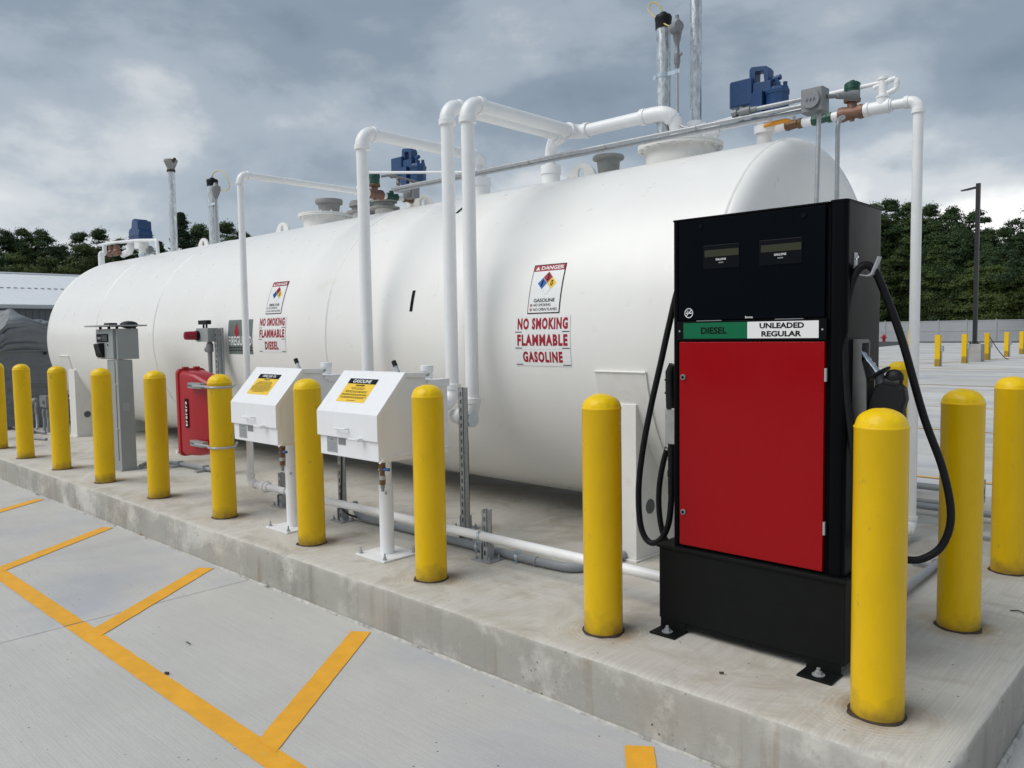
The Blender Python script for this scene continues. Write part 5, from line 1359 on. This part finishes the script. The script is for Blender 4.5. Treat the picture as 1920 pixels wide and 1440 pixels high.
# ---------------------------------------------------------------- red cabinet on the clamped bollard
bx4, by4 = front[4]
R_ = thing('red_cabinet', 'tall red moulded cabinet clamped to a yellow bollard', 'cabinet', (bx4 - .3, .15, .4))
def hull(x0, x1, y0, y1, z0, z1, ch, r):
    return MB()
m = MB()
# body: deep moulding with chamfered shoulder towards the bollard, narrower at the back
ya, yb = -.010, .200
rows = [(-5.205, 0, 0), (-5.165, 0, 0), (-4.985, .012, .022), (-4.835, .055, .085)]
vs = []; fs = []
for (x, iy, iz) in rows:
    R1 = rrect(ya + iy, yb - iy, .405 + iz * .4, 1.062 - iz, .035)
    vs += [(x, p, q) for p, q in R1]
n = len(vs) // len(rows)
for j in range(len(rows) - 1):
    for k in range(n): fs.append((j * n + k, j * n + (k + 1) % n, (j + 1) * n + (k + 1) % n, (j + 1) * n + k))
fs += [tuple(range(n)), tuple(range((len(rows) - 1) * n, len(rows) * n))]
m.add(vs, fs).build('body', M_redplastic, R_, bevel=.006)
MB().prism([(p, q) for p, q in rrect(ya - .010, yb + .012, .392, 1.078, .04)], 'x', -5.245, -5.200).build('door', M_redplastic, R_, bevel=.008)
for y in (.03, .12): MB().box(-5.235, -5.195, y, y + .04, 1.076, 1.090).build('hinge_lug', M_redplastic, R_, bevel=.003)
MB().box(-5.262, -5.242, -.005, .015, .44, .62).build('door_strap', M_redplastic, R_, bevel=.003)
MB().cyl((-5.25, -.03, .425), (-5.25, -.012, .425), .014, 14).build('strap_toggle', M_lwhite, R_)
d = Decal(lambda u, v, l: (-5.09 + u, ya - .0015 - l + .005 * (u + .09) * 2, v))
d.rect(-.024, .625, .024, .850, 0, .001)
for k in range(7):
    v = .640 + k * .028
    d.rect(-.013, v, .013, v + .008, 1, .002); d.rect(-.013, v + .011, -.003 if k % 2 else .013, v + .018, 1, .002)
d.build('marking_strip', [M_lblack, M_lwhite], R_)
for z in (.958, .520):
    c = MB().box(-4.868, bx4 + .12, .149, .190, z - .020, z + .020)
    c = MB()
    c.box(-5.0, -4.79, -.035, .006, z - .0205, z + .0205)
    c.build('channel_bracket', M_strut, R_)
    MB().tube([(-4.99, -.036, z), (-4.88, -.038, z)], .006, 8).build('channel_slot', M_wallgrey, R_)
    P = [(-4.90, -.042, z), (-4.80, -.042, z)]
    for k in range(13):
        a = math.radians(215 + 180 * k / 12)
        P.append((bx4 + (BR + .011) * math.cos(a), by4 + (BR + .011) * math.sin(a), z))
    P.append((-4.72, .20, z))
    MB().tube(P, .0085, 8).build('u_bolt', M_galvp, R_)

# ---------------------------------------------------------------- beacon post
A_ = thing('beacon_post', 'steel post with red beacon, black sensor and grey box behind the red cabinet', 'beacon', (-6.36, .87, 0))
m = MB(); strut(m, (-6.335, .865, 0), 1.395, '-y', .055); m.build('channel', M_strut, A_, smooth=False)
MB().box(-6.355, -6.285, .905, .920, .0, 1.405).build('backing_plate', M_grey, A_)
MB().box(-6.60, -6.36, .80, .905, 1.275, 1.405).build('grey_box', M_grey, A_, bevel=.004)
MB().tube([(-6.56, .80, 1.335), (-6.56, .775, 1.335)], .047, 20).build('beacon_base', M_dark, A_)
MB().tube([(-6.56, .78, 1.335), (-6.575, .72, 1.335), (-6.585, .68, 1.335), (-6.588, .67, 1.335)], [.042, .042, .038, .022], 20).build('beacon_lens', M_redlens, A_)
MB().cyl((-6.52, .84, 1.405), (-6.52, .84, 1.440), .010, 8).cyl((-6.46, .84, 1.405), (-6.46, .84, 1.440), .010, 8).box(-6.575, -6.40, .81, .86, 1.44, 1.480).build('sensor', M_dark, A_, bevel=.006)
MB().tube([(-6.42, .845, 1.275), (-6.42, .845, 1.255), (-6.42, .845, 1.25), (-6.42, .845, 1.18), (-6.42, .845, 1.175), (-6.42, .845, .95), (-6.40, .86, .4)], [.02, .028, .033, .033, .022, .017, .017], 12).sphere((-6.46, .84, 1.20), .03, 10).build('conduit', M_cast, A_)

# ---------------------------------------------------------------- covered dispenser at the far end
Tt = thing('covered_dispenser', 'bulky dispenser wrapped in a wrinkled grey cover with horizontal seam', 'covered dispenser', (-12.7, 1.0, 0))
def cover():
    cx, cy = -12.95, .98; n = 150; rows = 110
    vs = []; fs = []
    for i in range(rows + 1):
        t = i / rows
        for k in range(n):
            a = 2 * math.pi * k / n
            ca, sa = math.cos(a), math.sin(a)
            # rounded rectangle footprint
            e = 0.28
            ex = math.copysign(abs(ca) ** e, ca); ey = math.copysign(abs(sa) ** e, sa)
            if t < .78:
                z = t / .78; topz = 1.40
                zz = z * topz; s = 1.0
            else:
                q = (t - .78) / .22; s = math.cos(q * math.pi / 2) ** .75 if q < 1 else 0
                zz = 1.40 + .18 * math.sin(q * math.pi / 2)
            hx, hy = .46, .55
            if zz > 1.14: hx += .025; hy += .025
            x = cx + hx * s * ex; y = cy + hy * s * ey
            f = math.sin(a * 9 + 3 * mnoise.noise(Vector((zz * 1.5, a, 2)))) * .010 + mnoise.noise(Vector((x * 3.0, y * 3.0, zz * 1.6))) * .045
            w = mnoise.noise(Vector((x * 5 + zz * 6, y * 5, zz * 9 - y * 5)))
            f += (abs(w) ** .6) * (.095 if zz > 1.12 else .04) + .03 * (1 - abs(mnoise.noise(Vector((y * 6 + zz * 9, zz * 13 - y * 3, 7))))) ** 6
            f += .012 * math.sin(zz * 30 + y * 22) * max(0, mnoise.noise(Vector((y * 3, zz * 3, 4))))
            f *= min(1.0, s + .3)
            x += f * ex; y += f * ey
            if t > .55:
                hgt = .26 * math.exp(-((y - .86) / .22) ** 2) + .11 * math.exp(-((y - 1.30) / .2) ** 2) - .09
                zz += hgt * min(1, (t - .55) / .23) + .04 * abs(w) * min(1, (t - .55) / .2)
            vs.append((x, y, zz + .012))
    for i in range(rows):
        for k in range(n): fs.append((i * n + k, i * n + (k + 1) % n, (i + 1) * n + (k + 1) % n, (i + 1) * n + k))
    return MB().add(vs, fs)
cv = cover().build('cover', M_tarp, Tt, sharp=80)
P = []
for k in range(120):
    a = 2 * math.pi * k / 120; e = .28
    ex = math.copysign(abs(math.cos(a)) ** e, math.cos(a)); ey = math.copysign(abs(math.sin(a)) ** e, math.sin(a))
    P.append((-12.95 + .525 * ex, .98 + .615 * ey, 1.150 + .012 * math.sin(3 * a)))
MB().tube(P, .011, 6, closed=True).build('seam_band', M_tarp, cv)
MB().box(-12.425, -12.405, 1.17, 1.21, 1.09, 1.13).build('buckle', M_dark, cv)

# ---------------------------------------------------------------- far left: shed
Bd = thing('metal_shed', 'long grey metal shed with a bright white roof, beyond the tank', 'building', (-52, 10, GZ))
XB, YB0, YB1 = -45.0, -34.0, 46.0
ez, rz = 3.10, 5.16
MB().box(-59, XB - .35, YB0 + .3, YB1 - .3, GZ, ez - .05).build('wall', M_wallgrey, Bd)
m = MB()
for k in range(int((YB1 - YB0) / .3)):
    y = YB0 + .3 + k * .3
    if y < 40 and y > -10: m.box(XB - .35, XB - .32, y, y + .04, GZ, ez - .1)
m.build('wall_ribs', M_wallgrey, Bd)
bb = Bd
def roof(xa, za, xb, zb, nm):
    m = MB().prism([(xa, za), (xb, zb), (xb, zb - .08), (xa, za - .08)], 'y', YB0, YB1)
    return m.build(nm, M_roof, Bd)
rf = roof(XB, ez, -52, rz, 'roof'); roof(-59, ez, -52.0, rz, 'roof')
m = MB()
for k in range(int((YB1 - YB0) / .3)):
    y = YB0 + .1 + k * .3
    m.prism([(XB - .0, ez), (-52, rz), (-52, rz + .007), (XB, ez + .007)], 'y', y, y + .03)
m.build('roof_ribs', M_roof, rf)
m = MB()
for k in range(240):
    y = YB0 + .2 + k * .33; x = -48.4; z = ez + (rz - ez) * (45 + x) / -7 * 1.0
    z = ez + (rz - ez) * ((XB - x) / 7.0)
    m.box(x - .05, x + .05, y, y + .17, z + .02, z + .045)
m.build('screw_line', M_lgrey3, rf)
MB().box(XB - .04, XB + .06, YB0, YB1, ez - .20, ez - .02).build('eave_trim', M_fence, Bd)
MB().box(-52.15, -51.85, YB0, YB1, rz - .02, rz + .06).build('ridge_cap', M_roof, Bd)

# ---------------------------------------------------------------- far right: fence, posts, lamp, hydrant
F_ = thing('vinyl_fence', 'long grey panel fence along the far side of the lot in front of the trees', 'fence', (-20, 87, GZ))
FY_, FP = 87.0, 2.6
pm = MB().box(-.065, .065, -.065, .065, 0, 2.16).prism([(-.08, 2.16), (.08, 2.16), (0, 2.24)], 'y', -.08, .08).mesh([M_fence], smooth=False)
pn = MB().box(.065, FP - .065, -.02, .02, .10, 2.02).mesh([M_fence], smooth=False)
rl = MB().box(.065, FP - .065, -.04, .04, 0, .12).box(.065, FP - .065, -.04, .04, 1.04, 1.14).box(.065, FP - .065, -.04, .04, 2.02, 2.12).mesh([M_fence], smooth=False)
for k in range(52):
    x = -96 + k * FP
    for nm, me in (('fence_post', pm), ('fence_panel', pn), ('fence_rails', rl)):
        o = bpy.data.objects.new(nm, me); COL.objects.link(o); o.parent = F_; o.location = (x + 20, 0, 0)
# square yellow posts
sq = thing('square_post', 'x', 'parking post', (0, 0, 0), 'square yellow posts across the lot')
MB().box(-.095, .095, -.095, .095, 0, 1.22).build('post', M_yellow, sq, bevel=.01)
bxs = MB().box(.095, .20, -.06, .08, .58, .80).box(.11, .15, -.03, .03, 0, .58).build('outlet_box', M_pvc, sq)
far_posts = [(1758, 686), (1809, 680), (1850, 675), (1887, 669), (1915, 665)]
pts_ = [(-8.210, 31.200, -0.2391), (-8.087, 34.532, -0.2391), (-8.101, 38.350, -0.2391), (-8.224, 42.830, -0.2391), (-8.412, 47.230, -0.2391)]
lb = ['nearest square yellow post across the lot, left of the lamp', 'square yellow post just left of the lamp pole base', 'square yellow post just right of the lamp pole base', 'square yellow post fourth from the left across the lot', 'square yellow post at the right edge of the photo across the lot']
for i, p in enumerate(pts_):
    if i == 0: sq.location = p; sq['label'] = lb[0]; bxs.hide_render = False
    else: dup(sq, p, lb[i])
dup(sq, (-7.6, 52.0, GZ), 'square yellow post far down the row, out of the photo on the right')
dup(sq, (-18.046, 60.600, -0.2391), 'farthest square yellow post, mostly hidden by the free standing white pipe')
cbl = MB().tube(spline([(-7.876, 37.800, 0.8073), (-7.744, 38.200, 0.4180), (-7.652, 38.800, 0.0661), (-7.494, 39.300, -0.2156), (-7.366, 40.500, -0.2799), (-7.214, 42.000, -0.2531)], 6), .018, 6).build('loose_cord', M_litter)
tag(cbl, 'thin dark cord hanging between two square yellow posts across the lot', 'cord')
LP = thing('light_pole', 'tall black lamp pole with one arm on a square concrete base', 'street lamp', (-8.2, 36.5, GZ))
MB().box(-8.50, -7.86, 36.25, 36.85, GZ, .53).build('concrete_base', M_concb, LP, bevel=.02)
MB().prism([(-8.26, 36.47), (-8.10, 36.47), (-8.10, 36.63), (-8.26, 36.63)], 'z', .54, 7.46).build('pole', M_pole, LP)
MB().box(-8.36, -8.0, 36.37, 36.73, .53, .56).build('pole_flange', M_pole, LP)
for (x, y) in ((-8.32, 36.41), (-8.04, 36.41)): MB().cyl((x, y, .56), (x, y, .64), .03, 8).build('anchor_bolt', M_pole, LP)
MB().prism([(-8.26, 7.33), (-8.45, 7.30), (-8.84, 7.24), (-8.86, 7.21), (-8.60, 7.22), (-8.26, 7.26)], 'y', 36.42, 36.68).build('lamp_head', M_pole, LP, bevel=.02)
hp = (-31.530, 96.161, -0.2391)
H_ = thing('fire_hydrant', 'small red fire hydrant in front of the far fence', 'hydrant', (-26.0, 80.5, GZ))
MB().lathe((-26.0, 80.5, GZ), (0, 0, 1), [(0, .22), (.06, .22), (.07, .14), (.55, .14), (.57, .20), (.62, .20), (.72, .12), (.78, .05), (.84, .05), (.85, 0)], 16).build('barrel', M_hydr, H_)
MB().cyl((-26.3, 80.5, GZ + .45), (-25.7, 80.5, GZ + .45), .09, 10).cyl((-26, 80.2, GZ + .42), (-26, 80.5, GZ + .42), .11, 10).build('nozzle_caps', M_hydr, H_)
H_.location = (-28.019, 85.464, -0.2391)

# small scraps on the ground
def scrap(p, pts, w, mtl, label, cat='litter'):
    o = MB().tube([(p[0] + a, p[1] + b, p[2] + .006 + c) for a, b, c in pts], w, 6).build('leaf_scrap', mtl, origin=p)
    tag(o, label, cat)
scrap((-3.028, -0.990, -0.2391), [(-.022, 0, 0), (-.007, .006, .002), (.01, -.002, .003), (.024, .004, .001)], .0025, M_litter, 'dark curled leaf scrap inside the second painted bay')
scrap((-7.669, -0.172, -0.2391), [(-.03, 0, 0), (0, .01, .012), (.035, 0, .004)], .016, M_litterred, 'small red scrap on the ground by the pad edge at left')
scrap((-5.527, -0.230, -0.2391), [(-.04, .0, 0), (.0, .01, .005), (.05, -.005, 0)], .010, M_litterred, 'flat reddish scrap at the foot of the pad')
scrap((0.130, 1.457, 0.0000), [(-.03, 0, 0), (0, .012, .004), (.03, 0, .001), (.05, .02, 0)], .003, M_litter, 'thin dark twig on the pad at the right edge')
scrap((-2.746, -1.221, -0.2391), [(-.01, 0, 0), (.012, .005, .003)], .006, M_litter, 'tiny dark scrap left of the long painted stripe')
scrap((-0.564, -0.026, 0.0000), [(-.008, 0, 0), (.008, .006, .002)], .004, M_litter, 'tiny dark scrap on the pad in front of the dispenser plinth')

# ---------------------------------------------------------------- trees
def crown_mesh(seed, H, R0, base, kind, clumps, leaves, ls):
    """leaf-sized faces in clumps along a rough crown"""
    rg = np.random.default_rng(seed)
    C_ = []
    if kind == 'round':
        # several leaders, each a tapering column of boughs
        leads = [(0.0, 0.0, H, R0)]
        for _ in range(3):
            q = rg.uniform(0, 6.283); rr = R0 * rg.uniform(.35, .7)
            leads.append((rr * math.cos(q), rr * math.sin(q), H * rg.uniform(.66, .95), R0 * rg.uniform(.5, .75)))
        for c_ in range(clumps):
            lx, ly, lh, lr = leads[int(rg.choice(len(leads), p=[.4, .2, .2, .2]))]
            t = rg.uniform(0, 1) ** .85
            z = base + (lh - base) * t
            env = lr * (math.sin(math.pi * min(1, t * .80 + .16)) ** .7) * (1 + .18 * math.sin(t * 17 + lx))
            a_ = rg.uniform(0, 6.283); rr = env * rg.uniform(.30, 1.0) * (1 - .35 * t)
            v = np.array([math.cos(a_), math.sin(a_), .2 + t * .7]); v /= np.linalg.norm(v)
            C_.append((lx + rr * v[0], ly + rr * v[1], z, v, rg.uniform(.38, .95) * (1.2 - .55 * t)))
    elif kind == 'conifer':
        for _ in range(clumps):
            t = rg.uniform(0, 1) ** 0.8
            a = rg.uniform(0, 6.283); lay = math.floor(t * 13) / 13
            rad = R0 * (1 - t) ** .75 * rg.uniform(.25, 1.0) * (0.75 + .35 * math.sin(lay * 40 + a * 2))
            v = np.array([math.cos(a), math.sin(a), .25]); z = base + (H - base) * (t) - rad * .12
            C_.append((rad * v[0], rad * v[1], z, v, rg.uniform(.35, .6) * (1.1 - t * .6)))
    V = []
    for (x, y, z, v, s) in C_:
        n = leaves
        if kind == 'round':
            # a bough: leaves over the upper shell of a lumpy ellipsoid, facing outwards
            D = rg.normal(size=(n, 3)); D[:, 2] = np.abs(D[:, 2]) * 1.1 - .35
            D += v * .35
            D /= np.linalg.norm(D, axis=1)[:, None]
            ph = rg.uniform(0, 6.28, 3)
            lump = 1 + .16 * np.sin(D[:, :1] * 6 + ph[0]) + .14 * np.sin(D[:, 1:2] * 7 + ph[1]) + .34 * rg.normal(size=(n, 1))
            P = D * lump * s * np.array([1.0, 1.0, .68]) + np.array([x, y, z])
            Nn = D + rg.normal(size=(n, 3)) * .5
        else:
            P = rg.normal(size=(n, 3)) * s * np.array([.62, .62, .2]) + np.array([x, y, z])
            Nn = rg.normal(size=(n, 3)) * .8 + v * 1.3
        D = Nn / np.linalg.norm(Nn, axis=1)[:, None]
        A = np.cross(D, rg.normal(size=(n, 3))); A /= np.linalg.norm(A, axis=1)[:, None]
        Bv = np.cross(D, A)
        sz = ls * rg.uniform(.6, 1.35, size=(n, 1))
        q = np.stack([P - A * sz, P + Bv * sz * .55, P + A * sz, P - Bv * sz * .55], 1)
        V.append(q.reshape(-1, 3))
    V = np.concatenate(V); nq = len(V) // 4
    me = bpy.data.meshes.new('crown')
    me.vertices.add(len(V)); me.vertices.foreach_set('co', V.ravel())
    me.loops.add(nq * 4); me.loops.foreach_set('vertex_index', np.arange(nq * 4))
    me.polygons.add(nq); me.polygons.foreach_set('loop_start', np.arange(0, nq * 4, 4)); me.polygons.foreach_set('loop_total', np.full(nq, 4))
    me.update(); me.validate()
    return me
def trunk_mesh(seed, H, base, r):
    rg = random.Random(seed); m = MB()
    m.tube([(0, 0, -.3), (.05, 0, base * .5), (0, .1, base), (.1, 0, H * .55), (0, 0, H * .85)], [r * 1.3, r, r * .85, r * .5, r * .15], 10)
    for k in range(9):
        a = rg.uniform(0, 6.28); z = base * .8 + (H * .6 - base * .8) * k / 9; L_ = H * .2 * rg.uniform(.6, 1.1)
        m.tube([(0, 0, z), (L_ * .5 * math.cos(a), L_ * .5 * math.sin(a), z + L_ * .35), (L_ * math.cos(a), L_ * math.sin(a), z + L_ * .9)], [r * .4, r * .25, r * .08], 6)
    return m.mesh([M_trunk])
kinds = []
for (sd, H, R0, base, kd, cl, lv, ls, mt) in ((1, 14, 3.6, 1.0, 'round', 360, 230, .085, M_leaf), (2, 12.5, 3.8, .8, 'round', 350, 230, .085, M_leaf2), (3, 15, 3.4, 1.5, 'round', 350, 220, .085, M_leaf), (4, 9, 3.2, .3, 'round', 200, 230, .085, M_olive), (5, 14, 3.3, 2.0, 'conifer', 300, 80, .09, M_needle), (6, 13.5, 3.4, 6.0, 'round', 95, 150, .115, M_leaf2)):
    me = crown_mesh(sd, H, R0, base, kd, cl, lv, ls); me.materials.append(mt)
    kinds.append((me, trunk_mesh(sd, H, base, .26), H))
kn = ['broadleaf_tree', 'broadleaf_tree', 'broadleaf_tree', 'bushy_tree', 'conifer_tree', 'open_crowned_tree']
def tree(k, x, y, h, label, rot=None):
    me, tm, H = kinds[k]
    s = h / H
    T = thing(kn[k], label, 'tree', (x, y, GZ - .2), 'trees round the lot')
    T.rotation_euler = (0, 0, rnd.uniform(0, 6.28) if rot is None else rot)
    s2 = s * rnd.uniform(.92, 1.12)
    T.scale = (s2, s2, s)
    for nm, mm in (('crown', me), ('trunk', tm)):
        o = bpy.data.objects.new(nm, mm); COL.objects.link(o); o.parent = T
tl = []
def at_px(px, y, x=None): return None
import itertools
placed = []
def tr(k, p, label): tree(k, p[0], p[1], p[2] - GZ, label)
R1 = 'tall broadleaf tree in the dark wood beyond the fence, %s'
tr(0, (-33.079, 97.000, 15.8803), 'broad tree beyond the fence whose crown meets the right side of the dispenser')
tr(2, (-30.746, 95.000, 15.8176), 'tall tree beyond the fence between dispenser and free standing white pipe')
tr(0, (-28.856, 96.000, 15.4544), 'tall tree beyond the fence behind the free standing white pipe')
tr(2, (-26.097, 94.000, 14.6180), 'tall pointed tree beyond the fence just right of the free standing white pipe')
tr(1, (-24.370, 95.000, 14.1132), 'tall dark tree beyond the fence, halfway between white pipe and lamp pole')
tr(5, (-22.846, 99.000, 14.0471), 'thin open crowned tree standing out above the wood behind the lamp pole')
tr(1, (-20.925, 96.000, 11.5953), 'lower tree beyond the fence just right of the lamp pole')
tr(2, (-19.735, 98.000, 11.8748), 'feathery tree beyond the fence in the dip at the right')
tr(0, (-17.798, 96.000, 11.0683), 'dark tree beyond the fence at the right edge of the photo')
tr(5, (-14.216, 84.000, 12.8459), 'nearer tree whose branches reach in from the right edge of the photo')
tr(3, (-28.760, 93.000, 9.8558), 'bushy lower tree in front of the wood left of the white pipe')
tr(3, (-24.671, 93.000, 9.9885), 'bushy lower tree in front of the wood right of the white pipe')
tr(3, (-21.691, 93.000, 8.1643), 'pale bushy tree low behind the lamp pole')
tr(3, (-19.520, 93.500, 8.2596), 'pale bushy tree right of the lamp pole, over the fence')
tr(3, (-17.290, 93.000, 7.3081), 'pale bushy tree over the fence at the right edge')
tr(1, (-24.383, 99.000, 12.9001), 'dark tree deep in the wood left of the lamp pole')
tr(1, (-31.261, 99.000, 12.9742), 'dark tree deep in the wood by the dispenser')
tr(1, (-20.604, 99.000, 9.5884), 'dark tree deep in the wood right of the lamp')
for i, x in enumerate(range(-100, -42, 6)): tree(i % 3, x + rnd.uniform(-1, 1), 95 + rnd.uniform(-3, 3), rnd.uniform(12, 14.5), 'tree of the wood hidden behind the tank')
for i, x in enumerate(range(2, 36, 7)): tree(i % 3, x + rnd.uniform(-1, 1), 96 + rnd.uniform(-3, 3), rnd.uniform(11, 14), 'tree of the wood to the right, outside the photo')
# behind the shed
tr(1, (-80.000, 16.826, 10.6179), 'dark tree behind the shed, beyond the left edge of the photo')
tr(1, (-80.000, 18.530, 10.8485), 'dark round tree behind the shed at the left edge of the photo')
tr(0, (-80.000, 19.920, 11.1980), 'dark round tree behind the shed, second from the left edge')
tr(1, (-79.000, 21.118, 11.0107), 'dark round tree behind the shed, third from the left edge')
tr(1, (-80.000, 22.768, 9.8321), 'lower dark tree behind the shed before the feathery pair')
tr(2, (-82.000, 25.236, 11.4363), 'feathery tree behind the shed, left one of the pair beside the far blue pump')
tr(2, (-80.000, 26.275, 11.6314), 'tallest feathery tree left of the far blue pump')
tr(0, (-80.000, 27.994, 10.9051), 'feathery tree directly left of the far blue pump')
tr(3, (-70.000, 21.465, 8.9061), 'olive bushy tree in front of the dark ones, left of the tank top')
tr(3, (-68.000, 15.928, 7.7205), 'olive bush above the shed roof at the left edge')
tr(3, (-69.000, 18.336, 7.6925), 'small olive bush above the middle of the shed roof')
tr(3, (-70.000, 23.003, 7.9463), 'small green bush where shed roof and tank outline meet')
tr(3, (-66.000, 16.387, 6.5306), 'low green bush just above the shed roof')
tr(3, (-66.000, 18.769, 6.8468), 'low green bush above the right part of the shed roof')
tr(3, (-67.000, 14.235, 6.6871), 'low green bush above the roof outside the left edge')
tree(4, *(-80.000, 34.249, 14.0758)[:2], (-80.000, 34.254, 14.1841)[2] - GZ, 'dark conifer behind the flared vent pipe')
tr(4, (-79.000, 31.577, 10.9786), 'smaller conifer left of the flared vent pipe')
tr(1, (-81.000, 36.651, 13.0360), 'dark tree between the flared vent pipe and the capped standpipe')
tr(2, (-80.000, 39.127, 13.3754), 'dark tree right of the capped standpipe')
tr(1, (-80.000, 41.181, 12.5823), 'dark tree left of the slim diesel pipe above the tank outline')
tr(1, (-84.000, 34.240, 10.5008), 'dark tree behind the smaller conifer')
tr(1, (-80.000, 30.240, 9.0851), 'dark low tree behind the far blue pump')
for i, y in enumerate(range(44, 96, 7)): tree(i % 3, -80 + rnd.uniform(-2, 2), y, rnd.uniform(9, 11), 'tree of the wood behind the tank, hidden')
